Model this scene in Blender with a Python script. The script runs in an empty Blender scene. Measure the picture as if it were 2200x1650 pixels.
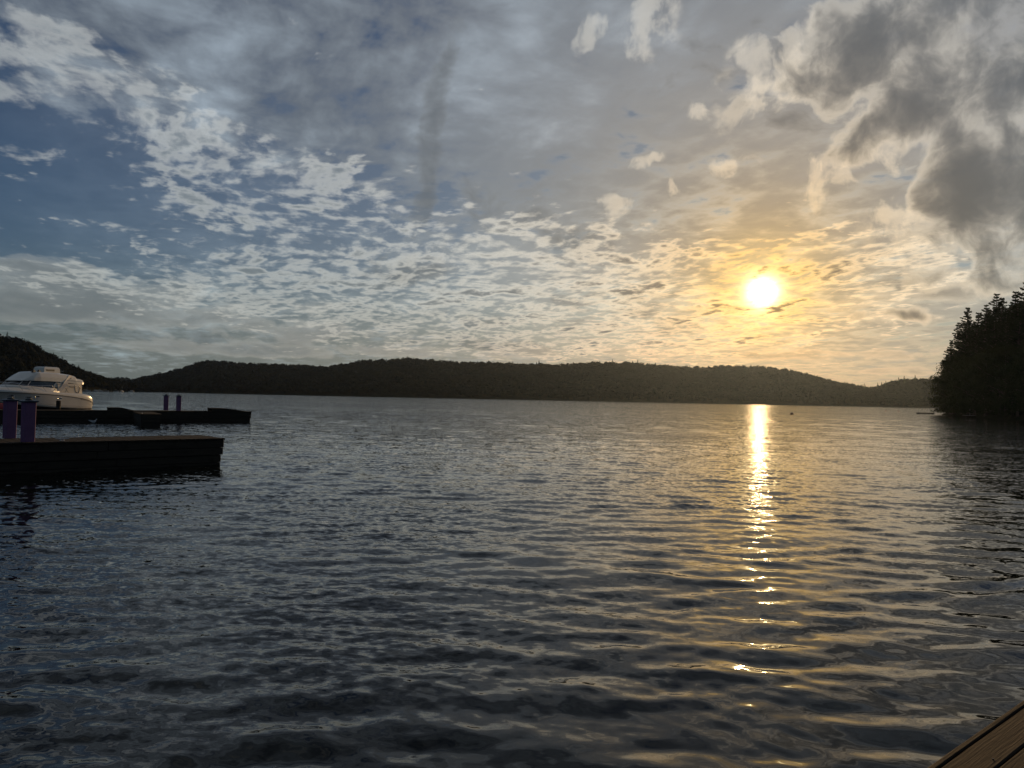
import bpy, bmesh, math, random
import numpy as np
from mathutils import Vector, Matrix

random.seed(7); RNG = np.random.default_rng(11)
SC = bpy.context.scene
COL = SC.collection
PI = math.pi

# ------------------------------------------------------------------ camera
EYE = 2.2                      # eye height above the lake, metres
FPX = 1652.0                   # focal length in pixels of the 2200 px wide picture
ROLL = math.radians(1.17)
PITCH = math.radians(1.035)
_cr, _sr, _cp, _sp = math.cos(ROLL), math.sin(ROLL), math.cos(PITCH), math.sin(PITCH)

def ray(px, py):
    """unit world direction seen at a picture position (survey of the place)"""
    xc, yc = (px - 1100) / FPX, (825 - py) / FPX
    xl, yl = xc * _cr - yc * _sr, xc * _sr + yc * _cr
    return Vector((xl, _cp - yl * _sp, _sp + yl * _cp)).normalized()

def on_height(px, py, z):
    d = ray(px, py); t = (z - EYE) / d.z
    return Vector((d.x * t, d.y * t, z))

def azel(px, py):
    d = ray(px, py)
    return math.atan2(d.x, d.y), math.asin(d.z)

cam_data = bpy.data.cameras.new('camera')
cam = bpy.data.objects.new('camera', cam_data); COL.objects.link(cam)
cam_data.sensor_width = 36.0
cam_data.lens = FPX / 2200 * 36.0
cam_data.clip_start = 0.05; cam_data.clip_end = 20000
_U = Vector((0, -_sp, _cp)); _X = Vector((1, 0, 0)); _F = Vector((0, _cp, _sp))
_cx = _X * _cr + _U * _sr; _cy = -_X * _sr + _U * _cr
_m = Matrix((_cx, _cy, -_F)).transposed().to_4x4(); _m.translation = (0, 0, EYE)
cam.matrix_world = _m
SC.camera = cam

# ------------------------------------------------------------------ node helper
class E:
    """a shader socket with arithmetic"""
    def __init__(s, nt, sock): s.nt, s.k = nt, sock
    def _m(s, op, *o, clamp=False):
        n = s.nt.nodes.new('ShaderNodeMath'); n.operation = op; n.use_clamp = clamp
        for i, v in enumerate((s,) + o):
            if isinstance(v, E): s.nt.links.new(v.k, n.inputs[i])
            else: n.inputs[i].default_value = v
        return E(s.nt, n.outputs[0])
    def __add__(s, o): return s._m('ADD', o)
    __radd__ = __add__
    def __mul__(s, o): return s._m('MULTIPLY', o)
    __rmul__ = __mul__
    def __sub__(s, o): return s._m('SUBTRACT', o)
    def __rsub__(s, o): return (s * -1.0) + o
    def __truediv__(s, o): return s._m('DIVIDE', o)
    def __rtruediv__(s, o): return const(s.nt, o)._m('DIVIDE', s)
    def __neg__(s): return s * -1.0
    def exp(s): return s._m('EXPONENT')
    def ipow(s, base): 
        n = s.nt.nodes.new('ShaderNodeMath'); n.operation = 'POWER'; n.inputs[0].default_value = base; s.nt.links.new(s.k, n.inputs[1]); return E(s.nt, n.outputs[0])
    def pw(s, p): return s._m('POWER', p)
    def clamp(s): return s._m('ADD', 0.0, clamp=True)
    def mx(s, o): return s._m('MAXIMUM', o)
    def mn(s, o): return s._m('MINIMUM', o)
    def step(s, a, b):
        n = s.nt.nodes.new('ShaderNodeMapRange'); n.interpolation_type = 'SMOOTHSTEP'
        s.nt.links.new(s.k, n.inputs[0]); n.inputs[1].default_value = a; n.inputs[2].default_value = b
        return E(s.nt, n.outputs[0])
    def lin(s, a, b, c=0.0, d=1.0):
        n = s.nt.nodes.new('ShaderNodeMapRange'); s.nt.links.new(s.k, n.inputs[0])
        for i, v in enumerate((a, b, c, d)): n.inputs[i + 1].default_value = v
        return E(s.nt, n.outputs[0])

def const(nt, v):
    n = nt.nodes.new('ShaderNodeValue'); n.outputs[0].default_value = v; return E(nt, n.outputs[0])
def vec(nt, x, y, z):
    n = nt.nodes.new('ShaderNodeCombineXYZ')
    for i, v in enumerate((x, y, z)):
        if isinstance(v, E): nt.links.new(v.k, n.inputs[i])
        else: n.inputs[i].default_value = v
    return E(nt, n.outputs[0])
def vmath(nt, op, a, b=None, scale=None, out=0):
    n = nt.nodes.new('ShaderNodeVectorMath'); n.operation = op
    for i, v in enumerate((a, b)):
        if v is None: continue
        if isinstance(v, E): nt.links.new(v.k, n.inputs[i])
        else: n.inputs[i].default_value = v
    if scale is not None:
        if isinstance(scale, E): nt.links.new(scale.k, n.inputs['Scale'])
        else: n.inputs['Scale'].default_value = scale
    return E(nt, n.outputs[out])
def sep(nt, v):
    n = nt.nodes.new('ShaderNodeSeparateXYZ'); nt.links.new(v.k, n.inputs[0])
    return [E(nt, o) for o in n.outputs]
def noise(nt, v, scale, detail=4.0, rough=0.5, dist=0.0, lac=2.0, color=False, dim=None, w=None):
    n = nt.nodes.new('ShaderNodeTexNoise'); n.noise_dimensions = dim or NOISE_DIM
    if v is not None: nt.links.new(v.k, n.inputs['Vector'])
    n.inputs['Scale'].default_value = scale; n.inputs['Detail'].default_value = detail
    n.inputs['Roughness'].default_value = rough; n.inputs['Distortion'].default_value = dist
    n.inputs['Lacunarity'].default_value = lac
    return E(nt, n.outputs[1] if color else n.outputs[0])
def colmix(nt, f, a, b):
    n = nt.nodes.new('ShaderNodeMix'); n.data_type = 'RGBA'; n.clamp_factor = True
    if isinstance(f, E): nt.links.new(f.k, n.inputs[0])
    else: n.inputs[0].default_value = f
    for i, v in ((6, a), (7, b)):
        if isinstance(v, E): nt.links.new(v.k, n.inputs[i])
        else: n.inputs[i].default_value = (*v, 1)
    return E(nt, n.outputs[2])
NOISE_DIM = '2D'

# ------------------------------------------------------------------ world: evening sky with cloud layers
SUN_DIR = ray(1638, 627)
SUN_AZ, SUN_EL = azel(1638, 627)

def build_world():
    w = bpy.data.worlds.new('World'); SC.world = w; w.use_nodes = True
    nt = w.node_tree; nt.nodes.clear()
    out = nt.nodes.new('ShaderNodeOutputWorld'); bg = nt.nodes.new('ShaderNodeBackground')
    STR = 0.1
    bg.inputs[1].default_value = STR
    nt.links.new(bg.outputs[0], out.inputs[0])
    tc = nt.nodes.new('ShaderNodeTexCoord'); D = E(nt, tc.outputs['Generated'])
    D = vmath(nt, 'NORMALIZE', D)
    x, y, z = sep(nt, D)
    zc = z.mx(0.0)
    el = zc._m('ARCSINE')
    az = x._m('ARCTAN2', y)
    cosT = vmath(nt, 'DOT_PRODUCT', D, tuple(SUN_DIR), out=1)
    th = cosT._m('MINIMUM', 0.999999)._m('ARCCOSINE')           # angle to the sun, radians
    # clear air behind the clouds
    sky = nt.nodes.new('ShaderNodeTexSky'); sky.sky_type = 'NISHITA'; sky.sun_disc = False
    sky.sun_elevation = SUN_EL; sky.sun_rotation = SUN_AZ
    sky.air_density = 1.0; sky.dust_density = 0.7; sky.ozone_density = 2.5
    clear = vmath(nt, 'SCALE', E(nt, sky.outputs[0]), scale=SKY_CLEAR)
    clear = vmath(nt, 'MULTIPLY', clear, SKY_TINT)

    ang = vec(nt, az, el, 0.0)
    angw = vmath(nt, 'ADD', ang, vmath(nt, 'SCALE', vmath(nt, 'SUBTRACT', noise(nt, ang, 10.0, 4.0, 0.5, color=True), (0.5, 0.5, 0.5)), scale=0.05))
    def blob(px, py, rx, ry, amp=1.0, rot=0.0, W=False):
        """soft patch of the sky around one direction (azimuth, elevation)"""
        a0, e0 = azel(px, py)
        n = nt.nodes.new('ShaderNodeMapping'); n.vector_type = 'TEXTURE'
        nt.links.new((angw if W else ang).k, n.inputs[0])
        n.inputs[1].default_value = (a0, e0, 0); n.inputs[2].default_value = (0, 0, rot); n.inputs[3].default_value = (rx / FPX, ry / FPX, 1)
        v = E(nt, n.outputs[0])
        return vmath(nt, 'DOT_PRODUCT', v, v, out=1).ipow(math.exp(-1)), amp
    def total(L):
        r = None
        for b, amp in L: r = b * amp if r is None else b._m('MULTIPLY_ADD', amp, r)
        return r

    # cloud-plane coordinates (flat layer overhead seen in perspective)
    k = 1.0 / (zc + 0.10)
    q = vec(nt, x * k, y * k, 0.0)
    rot = nt.nodes.new('ShaderNodeVectorRotate'); rot.rotation_type = 'Z_AXIS'
    nt.links.new(q.k, rot.inputs['Vector']); rot.inputs['Angle'].default_value = -0.35
    qr = E(nt, rot.outputs[0])
    warp = noise(nt, q, 1.3, 3.0, 0.5, color=True)
    warpv = vmath(nt, 'SUBTRACT', warp, (0.5, 0.5, 0.5))
    qw = vmath(nt, 'ADD', qr, vmath(nt, 'SCALE', warpv, scale=0.22))


    # ---- layer 1: high grey sheet
    big = noise(nt, vmath(nt, 'MULTIPLY', qw, (1.0, 0.45, 1.0)), 1.1, 5.0, 0.5)
    streak = noise(nt, vmath(nt, 'MULTIPLY', qw, (1.0, 0.55, 1.0)), 4.2, 6.0, 0.55)
    puffs = noise(nt, vmath(nt, 'ADD', qw, (5.5, 2.2, 0)), 7.5, 5.0, 0.55)
    cov1 = total([blob(950, 110, 850, 400, 1.0), blob(1600, 250, 620, 480, 0.85), blob(150, -60, 420, 170, 0.7), blob(650, 170, 330, 170, 0.45),
                  blob(1650, 620, 460, 300, 0.35), blob(1200, 790, 1000, 50, 0.20),
                  blob(430, 700, 520, 60, 0.55), blob(60, 620, 240, 90, 0.4), blob(2150, 700, 500, 500, 0.45), blob(230, 430, 360, 115, -1.5)])
    outside = el.step(math.radians(24), math.radians(38)) * 1.15  # unseen cloud overhead, thickened to grey the water's reflections
    behind = (az * az).step(0.5, 1.2) * 0.35  # unseen cloud behind the viewer, kept thin to lower the fill light
    cov1 = (cov1 + outside + behind).mn(1.25)
    veil1 = total([blob(750, 620, 600, 170, 0.34), blob(500, 250, 420, 160, 0.22)])
    tau1 = veil1 + ((big - 0.5) * 1.9 + (streak - 0.5) * 3.6 + (puffs - 0.5) * 3.3 + cov1 * 1.25 - 0.42).mx(0.0).pw(1.15)

    # ---- layer 2: small altocumulus flakes
    fl1 = noise(nt, qw, 8.5, 6.0, 0.56)
    fl2 = noise(nt, vmath(nt, 'ADD', vmath(nt, 'MULTIPLY', qw, (1.0, 0.55, 1.0)), (3.7, 1.2, 0)), 20.0, 4.0, 0.5)
    cov2 = total([blob(820, 610, 520, 130, 0.95), blob(1250, 690, 480, 120, 0.8), blob(330, 250, 330, 130, 0.58, -0.35),
                  blob(60, 160, 200, 110, 0.62), blob(650, 390, 260, 80, 0.7), blob(1680, 560, 330, 90, 0.6), blob(1500, 700, 300, 70, 0.65),
                  blob(300, 610, 300, 50, 0.7), blob(430, 450, 140, 24, 0.50), blob(60, 330, 70, 20, 0.6), blob(1180, 480, 260, 90, 0.5),
                  blob(220, 485, 80, 10, 0.7), blob(1950, 560, 160, 130, 0.45)])
    patch = noise(nt, vmath(nt, 'ADD', vmath(nt, 'MULTIPLY', qw, (1.0, 0.7, 1.0)), (9.2, 5.1, 0)), 3.6, 3.0, 0.5)
    d2 = (fl1 - 0.5) * 2.5 + (fl2 - 0.5) * 1.5 + (cov2.mn(1.0) - 1.0) * 1.35 + 0.16 + (patch - 0.5) * 1.7
    thick = patch.step(0.50, 0.72) * 1.5 + 0.85
    tau2 = (d2 + 0.34).mx(0.0).pw(2.2) * 0.85 * thick

    # ---- layer 3: low cumulus masses
    n3 = noise(nt, angw, 9.0, 5.0, 0.52)
    n3b = noise(nt, vmath(nt, 'ADD', angw, (4.1, 2.3, 0.0)), 28.0, 5.0, 0.56)
    cov3 = total([blob(2150, 50, 280, 100, 1.0), blob(2120, 170, 160, 60, 0.6, W=True), blob(1800, 110, 200, 85, 0.70, 0.45, W=True), blob(2080, 450, 150, 100, 0.9, -0.35, W=True),
                  blob(2240, 430, 110, 200, 0.75, W=True), blob(1790, 330, 100, 42, 0.85, 0.2, W=True), blob(1960, 240, 110, 60, 0.5, -0.6, W=True),
                                    
                  blob(1950, 682, 60, 12, 0.72, -0.05, W=True), blob(1845, 675, 34, 14, 0.6, W=True),
                  blob(2120, 590, 160, 34, 0.6, 0.15, W=True)])
    cov3 = cov3 + el.step(math.radians(30), math.radians(50)) * 0.35
    d3 = (n3 - 0.5) * 2.9 + (n3b - 0.5) * 1.1 + cov3.mn(1.1) * 1.45 - 0.60
    tau3 = (1.0 - (d3.mx(0.0).pw(1.8) * -0.9).exp()) * 4.0 * cov3.step(0.06, 0.3)

    # ---- layer 5: thin bright shreds
    n5 = noise(nt, vmath(nt, 'ADD', angw, (8.1, 3.3, 0.0)), 24.0, 5.0, 0.54)
    cov5 = total([blob(1270, 85, 100, 34, 0.9, 0.45, W=True), blob(1400, 45, 60, 70, 0.95, W=True), blob(1385, 348, 42, 16, 1.0, 0.3, W=True), blob(1432, 405, 20, 28, 0.95, W=True),
                  blob(1517, 237, 28, 20, 0.9, 0.5, W=True), blob(1565, 370, 34, 26, 0.9, W=True), blob(1690, 155, 120, 46, 0.8, -0.3, W=True), blob(1760, 170, 160, 60, 0.6, W=True), blob(1690, 90, 70, 34, 0.8, 0.7, W=True),
                  blob(1320, 445, 60, 24, 0.7, W=True), blob(1760, 380, 150, 60, 0.5, W=True), blob(2050, 330, 160, 120, 0.45, W=True), blob(1930, 500, 60, 60, 0.7, W=True), blob(2000, 690, 120, 20, 0.5, W=True)])
    tau5 = (1.0 - (((n5 - 0.5) * 4.2 + cov5.mn(1.0) * 1.25 - 0.62).mx(0.0).pw(1.8) * -1.0).exp()) * 0.7 * cov5.step(0.12, 0.45)

    # ---- layer 6: flat grey banks low on the left and right
    angf = vmath(nt, 'MULTIPLY', angw, (0.30, 1.0, 1.0))
    n6 = noise(nt, vmath(nt, 'ADD', angf, (2.9, 7.7, 0)), 30.0, 5.0, 0.55)
    cov6 = total([blob(40, 580, 190, 40, 0.95), blob(60, 655, 260, 24, 0.9), blob(430, 640, 300, 26, 0.5), blob(500, 700, 420, 26, 0.7), blob(330, 745, 420, 16, 0.6), blob(900, 760, 400, 14, 0.6), blob(1300, 755, 300, 12, 0.5),
                  blob(2100, 610, 220, 30, 0.8, 0.15), blob(1960, 682, 60, 10, 0.9), blob(1800, 760, 300, 14, 0.55), blob(2000, 800, 200, 10, 0.6)])
    tau6 = (1.0 - (((n6 - 0.5) * 2.8 + cov6.mn(1.0) * 1.15 - 0.42).mx(0.0).pw(1.4) * -1.3).exp()) * 2.2 * cov6.step(0.05, 0.4)

    # ---- layer 4: dark wisps hanging under the sheet
    angs = vmath(nt, 'MULTIPLY', angw, (0.55, 1.0, 1.0))
    n4 = noise(nt, vmath(nt, 'ADD', angs, (1.7, 6.3, 0)), 32.0, 5.0, 0.55)
    cov4 = total([blob(1100, 445, 130, 44, 0.9, -0.2, W=True), blob(880, 590, 130, 40, 0.95, W=True), blob(1330, 645, 170, 22, 0.85, W=True), blob(1100, 745, 130, 12, 0.9, W=True),
                  blob(932, 275, 30, 240, 1.4, -0.15, W=True), blob(1270, 530, 120, 40, 0.7, W=True), blob(1040, 690, 110, 14, 0.8, W=True),
                  blob(1740, 265, 130, 22, 0.85, W=True), blob(1380, 720, 120, 26, 0.6, W=True), blob(1330, 685, 100, 12, 0.8, W=True), blob(250, 670, 330, 22, 0.7, W=True),
                  blob(550, 730, 420, 20, 0.65, W=True), blob(1640, 100, 160, 60, 0.5, W=True), blob(1420, 190, 200, 60, 0.45, W=True), blob(2060, 620, 200, 22, 0.7, W=True)])
    tau4 = ((n4 - 0.5) * 2.8 + cov4.mn(1.1) * 1.3 - 0.62).mx(0.0) * 1.15 * cov4.step(0.08, 0.4)

    # ---- light on the clouds
    near = (th * (-1 / 0.165)).exp()
    mid = (th * (-1 / 0.42)).exp()
    core = ((th * th) * (-1.0 / (0.0150 ** 2))).exp()
    halo = (th * (-1 / 0.028)).exp()
    lum = near * 0.40 + mid * 0.52 + 0.20
    warm = colmix(nt, (th * (-1 / 0.17)).exp() * 1.35, (1.0, 0.965, 0.84), (1.0, 0.57, 0.135))
    low = el.step(math.radians(8), math.radians(1.0)) * (th * (-1 / 0.45)).exp()
    warm = colmix(nt, low * 1.0, warm, (1.0, 0.50, 0.18))
    sunlight = vmath(nt, 'SCALE', warm, scale=lum)
    amb = colmix(nt, el.step(0.0, math.radians(22)), (0.142, 0.178, 0.190), (0.176, 0.213, 0.252))

    amb = colmix(nt, (th * (-1 / 0.17)).exp() * 1.25, amb, (0.25, 0.155, 0.060))
    amb = vmath(nt, 'SCALE', amb, scale=th.lin(0.75, 1.9, 1.0, 0.42) * el.lin(math.radians(26), math.radians(60), 1.0, 0.62))  # unseen clouds behind and overhead dimmed to darken hills and near water
    def over(base, tau, gain, ambs, dens=1.0, fall=1.7):
        T = (tau * -1.0 * dens).exp()
        sil = tau * (tau * -fall).exp() * gain
        A = 1.0 - T
        c = vmath(nt, 'SCALE', base, scale=T)
        c = vmath(nt, 'ADD', c, vmath(nt, 'SCALE', sunlight, scale=sil))
        return vmath(nt, 'ADD', c, vmath(nt, 'SCALE', amb, scale=A * ambs))
    # moist low air: grey green far from the sun, glowing near it
    lowair = el.step(math.radians(10), 0.0)
    c = colmix(nt, lowair * 0.85, clear, (0.085, 0.112, 0.118))
    c = vmath(nt, 'SCALE', c, scale=1.0 - (th * (-1 / 0.22)).exp() * 0.7)
    veil = near * 0.42 + mid * 0.05 + lowair * (th * (-1 / 0.35)).exp() * 0.24
    c = vmath(nt, 'ADD', c, vmath(nt, 'SCALE', warm, scale=veil))
    tone1 = (streak - 0.5) * 2.4 + (puffs - 0.5) * 1.5 + (big - 0.5) * 1.6
    c = over(c, tau1, near * 2.0 + 0.62, (tone1 + 1.02).mx(0.55))
    c = over(c, tau4, 0.20, 0.66)
    glow = vmath(nt, 'SCALE', const3(nt, (1.0, 0.80, 0.42)), scale=core * 6.0 + halo * 1.0)
    c = vmath(nt, 'ADD', c, glow)
    c = over(c, tau6, 1.6, 0.80)
    c = over(c, tau2, 3.1, 1.08)
    c = over(c, tau5, 2.5, 0.95)
    c = over(c, tau3, 2.4, 0.62, 1.0, 1.9)
    c = vmath(nt, 'SCALE', c, scale=1.0 / STR)
    nt.links.new(c.k, bg.inputs[0])
    w.cycles.sampling_method = 'MANUAL'; w.cycles.sample_map_resolution = 1024

def const3(nt, v): return vec(nt, *v)
SKY_CLEAR = 0.038; SKY_TINT = (0.52, 0.77, 1.10)
build_world()

# ------------------------------------------------------------------ the sun
sd = bpy.data.lights.new('sun', 'SUN'); sun = bpy.data.objects.new('sun', sd); COL.objects.link(sun)
sd.energy = 2.0; sd.angle = math.radians(0.55); sd.color = (1.0, 0.62, 0.28)
sun.rotation_euler = Vector(SUN_DIR).to_track_quat('Z', 'Y').to_euler()
sun.location = SUN_DIR * 200

vs = SC.view_settings
vs.view_transform = 'Standard'; vs.look = 'None'; vs.exposure = 0.0; vs.gamma = 1.0; vs.use_curve_mapping = False
SC.render.engine = 'CYCLES'
cy = SC.cycles
cy.use_denoising = True
cy.use_adaptive_sampling = True; cy.adaptive_threshold = 0.008; cy.adaptive_min_samples = 32
cy.max_bounces = 6; cy.diffuse_bounces = 2; cy.glossy_bounces = 4; cy.transmission_bounces = 4
cy.volume_bounces = 0; cy.transparent_max_bounces = 8
cy.sample_clamp_indirect = 4.0; cy.sample_clamp_direct = 40.0

NOISE_DIM = '3D'
# ------------------------------------------------------------------ object helpers
def tag(o, label=None, cat=None, group=None, kind=None):
    if label: o['label'] = label
    if cat: o['category'] = cat
    if group: o['group'] = group
    if kind: o['kind'] = kind
    return o
def thing(name, label, cat, loc=(0, 0, 0), rotz=0.0, group=None):
    o = bpy.data.objects.new(name, None); COL.objects.link(o)
    o.empty_display_size = 0.3
    o.location = loc; o.rotation_euler = (0, 0, rotz)
    return tag(o, label, cat, group)
def link(name, me, mat=None, parent=None, smooth=False):
    if mat is not None and not me.materials: me.materials.append(mat)
    if smooth:
        me.polygons.foreach_set('use_smooth', [True] * len(me.polygons))
    o = bpy.data.objects.new(name, me); COL.objects.link(o)
    if parent is not None: o.parent = parent
    return o
def mesh_np(name, V, F):
    """triangle or quad mesh from numpy arrays"""
    me = bpy.data.meshes.new(name); V = np.asarray(V, np.float32); F = np.asarray(F, np.int32)
    k = F.shape[1]
    me.vertices.add(len(V)); me.vertices.foreach_set('co', V.ravel())
    me.loops.add(F.size); me.loops.foreach_set('vertex_index', F.ravel())
    me.polygons.add(len(F)); me.polygons.foreach_set('loop_start', np.arange(0, F.size, k, dtype=np.int32))
    me.polygons.foreach_set('loop_total', np.full(len(F), k, np.int32))
    me.update(calc_edges=True); me.validate(); return me
class MB:
    """collects simple solids into one mesh"""
    def __init__(s): s.v = []; s.f = []
    def add(s, V, F):
        n = len(s.v); s.v += [tuple(p) for p in V]; s.f += [tuple(i + n for i in f) for f in F]; return s
    def box(s, a, b, bev=0.0):
        x0, y0, z0 = a; x1, y1, z1 = b
        if bev <= 0:
            V = [(x0,y0,z0),(x1,y0,z0),(x1,y1,z0),(x0,y1,z0),(x0,y0,z1),(x1,y0,z1),(x1,y1,z1),(x0,y1,z1)]
            return s.add(V, [(0,3,2,1),(4,5,6,7),(0,1,5,4),(1,2,6,5),(2,3,7,6),(3,0,4,7)])
        e = bev
        rings = []
        for z, i in ((z0, e), (z0 + e, 0), (z1 - e, 0), (z1, e)):
            rings.append([(x0+i,y0+e if i==0 else y0+i,z),(x0+e if i==0 else x0+i,y0+i,z),(x1-e if i==0 else x1-i,y0+i,z),(x1-i,y0+e if i==0 else y0+i,z),
                          (x1-i,y1-e if i==0 else y1-i,z),(x1-e if i==0 else x1-i,y1-i,z),(x0+e if i==0 else x0+i,y1-i,z),(x0+i,y1-e if i==0 else y1-i,z)])
        V = [p for r in rings for p in r]; F = []
        for k in range(3):
            for j in range(8):
                F.append((k*8+j, k*8+(j+1) % 8, (k+1)*8+(j+1) % 8, (k+1)*8+j))
        F.append(tuple(range(7, -1, -1))); F.append(tuple(24 + j for j in range(8)))
        return s.add(V, F)
    def tube(s, pts, r, n=8, cap=True):
        pts = [Vector(p) for p in pts]; rs = r if isinstance(r, (list, tuple)) else [r] * len(pts)
        V = []; F = []
        for i, p in enumerate(pts):
            d = (pts[min(i+1, len(pts)-1)] - pts[max(i-1, 0)]).normalized()
            a = d.orthogonal() if i == 0 else (a - d * a.dot(d))
            a = a.normalized(); b = d.cross(a)
            for k in range(n):
                t = 2 * PI * k / n; V.append(p + (a * math.cos(t) + b * math.sin(t)) * rs[i])
        for i in range(len(pts) - 1):
            for k in range(n):
                F.append((i*n+k, i*n+(k+1) % n, (i+1)*n+(k+1) % n, (i+1)*n+k))
        if cap:
            F.append(tuple(range(n-1, -1, -1))); F.append(tuple((len(pts)-1)*n + k for k in range(n)))
        return s.add(V, F)
    def loft(s, rings, closed=True, cap0=True, cap1=True):
        n = len(rings[0]); V = [p for r in rings for p in r]; F = []
        for i in range(len(rings) - 1):
            for k in range(n if closed else n - 1):
                F.append((i*n+k, i*n+(k+1) % n, (i+1)*n+(k+1) % n, (i+1)*n+k))
        if cap0: F.append(tuple(range(n-1, -1, -1)))
        if cap1: F.append(tuple((len(rings)-1)*n + k for k in range(n)))
        return s.add(V, F)
    def mesh(s, name):
        me = bpy.data.meshes.new(name); me.from_pydata([tuple(p) for p in s.v], [], s.f)
        bm = bmesh.new(); bm.from_mesh(me); bmesh.ops.recalc_face_normals(bm, faces=bm.faces); bm.to_mesh(me); bm.free()
        return me
    def build(s, name, mat=None, parent=None, smooth=False): return link(name, s.mesh(name), mat, parent, smooth)
def copy_tree(o, parent=None):
    c = o.copy(); COL.objects.link(c); c.parent = parent
    for ch in [k for k in bpy.data.objects if k.parent == o]: copy_tree(ch, c)
    return c

# ------------------------------------------------------------------ materials
def material(name):
    m = bpy.data.materials.new(name); m.use_nodes = True
    nt = m.node_tree; b = nt.nodes['Principled BSDF']; return m, nt, b
def setin(nt, b, k, v):
    if isinstance(v, E): nt.links.new(v.k, b.inputs[k])
    elif isinstance(v, tuple) and len(v) == 3 and k.endswith('Color'): b.inputs[k].default_value = (*v, 1)
    else: b.inputs[k].default_value = v
def coords(nt, which='Object'):
    n = nt.nodes.new('ShaderNodeTexCoord'); return E(nt, n.outputs[which])
def position(nt):
    n = nt.nodes.new('ShaderNodeNewGeometry'); return E(nt, n.outputs['Position'])
def rand_obj(nt):
    n = nt.nodes.new('ShaderNodeObjectInfo'); return E(nt, n.outputs['Random'])
def bump(nt, h, strength=0.3, dist=0.01):
    n = nt.nodes.new('ShaderNodeBump'); n.inputs['Strength'].default_value = strength; n.inputs['Distance'].default_value = dist
    nt.links.new(h.k, n.inputs['Height']); return E(nt, n.outputs[0])

def mat_speckle(name, a, b_, scale, rough=0.8, spec=0.3, bumpd=0.0, coat=0.0, wpos=False, metal=0.0):
    m, nt, b = material(name)
    v = position(nt) if wpos else coords(nt)
    n = noise(nt, v, scale, 5.0, 0.6)
    setin(nt, b, 'Base Color', colmix(nt, n.lin(0.3, 0.7), a, b_))
    b.inputs['Roughness'].default_value = rough; b.inputs['Specular IOR Level'].default_value = spec
    b.inputs['Coat Weight'].default_value = coat; b.inputs['Coat Roughness'].default_value = 0.06
    b.inputs['Metallic'].default_value = metal
    if bumpd: setin(nt, b, 'Normal', bump(nt, noise(nt, v, scale * 3, 4.0, 0.6), 0.5, bumpd))
    return m

def mat_wood(name, dark, light, axis=0, grain=55.0, rough=0.75, wear=0.5, gd=0.004):
    """sawn timber with long grain and weathering; object coordinates, grain runs along one axis"""
    m, nt, b = material(name)
    v = coords(nt); r = rand_obj(nt)
    st = [1.0, 1.0, 1.0]; st[axis] = 0.035
    off = vec(nt, r * 37.0, r * 11.0, r * 23.0)
    g = vmath(nt, 'ADD', vmath(nt, 'MULTIPLY', v, tuple(st)), off)
    w1 = noise(nt, g, 7.0, 3.0, 0.5, 0.6)
    n1 = noise(nt, vmath(nt, 'ADD', g, vec(nt, w1 * 0.05, w1 * 0.05, w1 * 0.05)), grain, 6.0, 0.65, 0.4)
    st2 = [1.0, 1.0, 1.0]; st2[axis] = 0.12
    n2 = noise(nt, vmath(nt, 'ADD', vmath(nt, 'MULTIPLY', v, tuple(st2)), off), 9.0, 5.0, 0.6, 1.2)
    f = (n1.lin(0.32, 0.68) * 0.65 + n2.lin(0.3, 0.7) * 0.5 + (r - 0.5) * 0.35 - 0.1).clamp()
    c = colmix(nt, f, dark, light)
    stain = noise(nt, vmath(nt, 'ADD', v, off), 3.0, 4.0, 0.55).step(0.52, 0.72)
    c = colmix(nt, stain * wear, c, tuple(x * 0.35 for x in dark))
    setin(nt, b, 'Base Color', c); b.inputs['Roughness'].default_value = rough
    b.inputs['Specular IOR Level'].default_value = 0.12
    setin(nt, b, 'Normal', bump(nt, n1 + n2 * 0.4, 0.8, gd))
    return m

def mat_foliage(name, a, b_, scale=0.35, trans=0.35):
    m, nt, b = material(name)
    P = position(nt); n = noise(nt, P, scale, 4.0, 0.6)
    c = colmix(nt, n.lin(0.3, 0.7), a, b_)
    setin(nt, b, 'Base Color', c); b.inputs['Roughness'].default_value = 0.9; b.inputs['Specular IOR Level'].default_value = 0.02
    if trans > 0:
        t = nt.nodes.new('ShaderNodeBsdfTranslucent'); nt.links.new(c.k, t.inputs[0])
        mx = nt.nodes.new('ShaderNodeMixShader'); mx.inputs[0].default_value = trans
        out = [x for x in nt.nodes if x.type == 'OUTPUT_MATERIAL'][0]
        nt.links.new(b.outputs[0], mx.inputs[1]); nt.links.new(t.outputs[0], mx.inputs[2]); nt.links.new(mx.outputs[0], out.inputs[0])
    return m

M = {}
M['needles'] = mat_foliage('pine_needles', (0.020, 0.030, 0.014), (0.036, 0.048, 0.022), 0.6, 0.1)
M['leaves'] = mat_foliage('broad_leaves', (0.022, 0.032, 0.013), (0.042, 0.054, 0.022), 0.5, 0.1)
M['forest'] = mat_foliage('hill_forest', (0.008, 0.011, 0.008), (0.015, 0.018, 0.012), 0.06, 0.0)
M['bark'] = mat_speckle('bark', (0.06, 0.045, 0.035), (0.12, 0.095, 0.075), 6.0, 0.9, 0.2, 0.02)
M['ground'] = mat_speckle('forest_floor', (0.018, 0.021, 0.012), (0.032, 0.030, 0.019), 0.08, 0.98, 0.0, 0.0, wpos=True)
M['stone'] = mat_speckle('shore_stone', (0.10, 0.095, 0.085), (0.19, 0.18, 0.165), 2.5, 0.85, 0.3, 0.02)
M['deck'] = mat_wood('dock_deck', (0.026, 0.020, 0.015), (0.056, 0.044, 0.033), 1, 60, 0.92)
M['deck_x'] = mat_wood('landing_deck', (0.013, 0.009, 0.006), (0.044, 0.030, 0.020), 0, 110, 0.8, 0.5, 0.004)
M['timber'] = mat_wood('dock_timber', (0.028, 0.023, 0.018), (0.06, 0.048, 0.036), 0, 40, 0.8)
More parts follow.
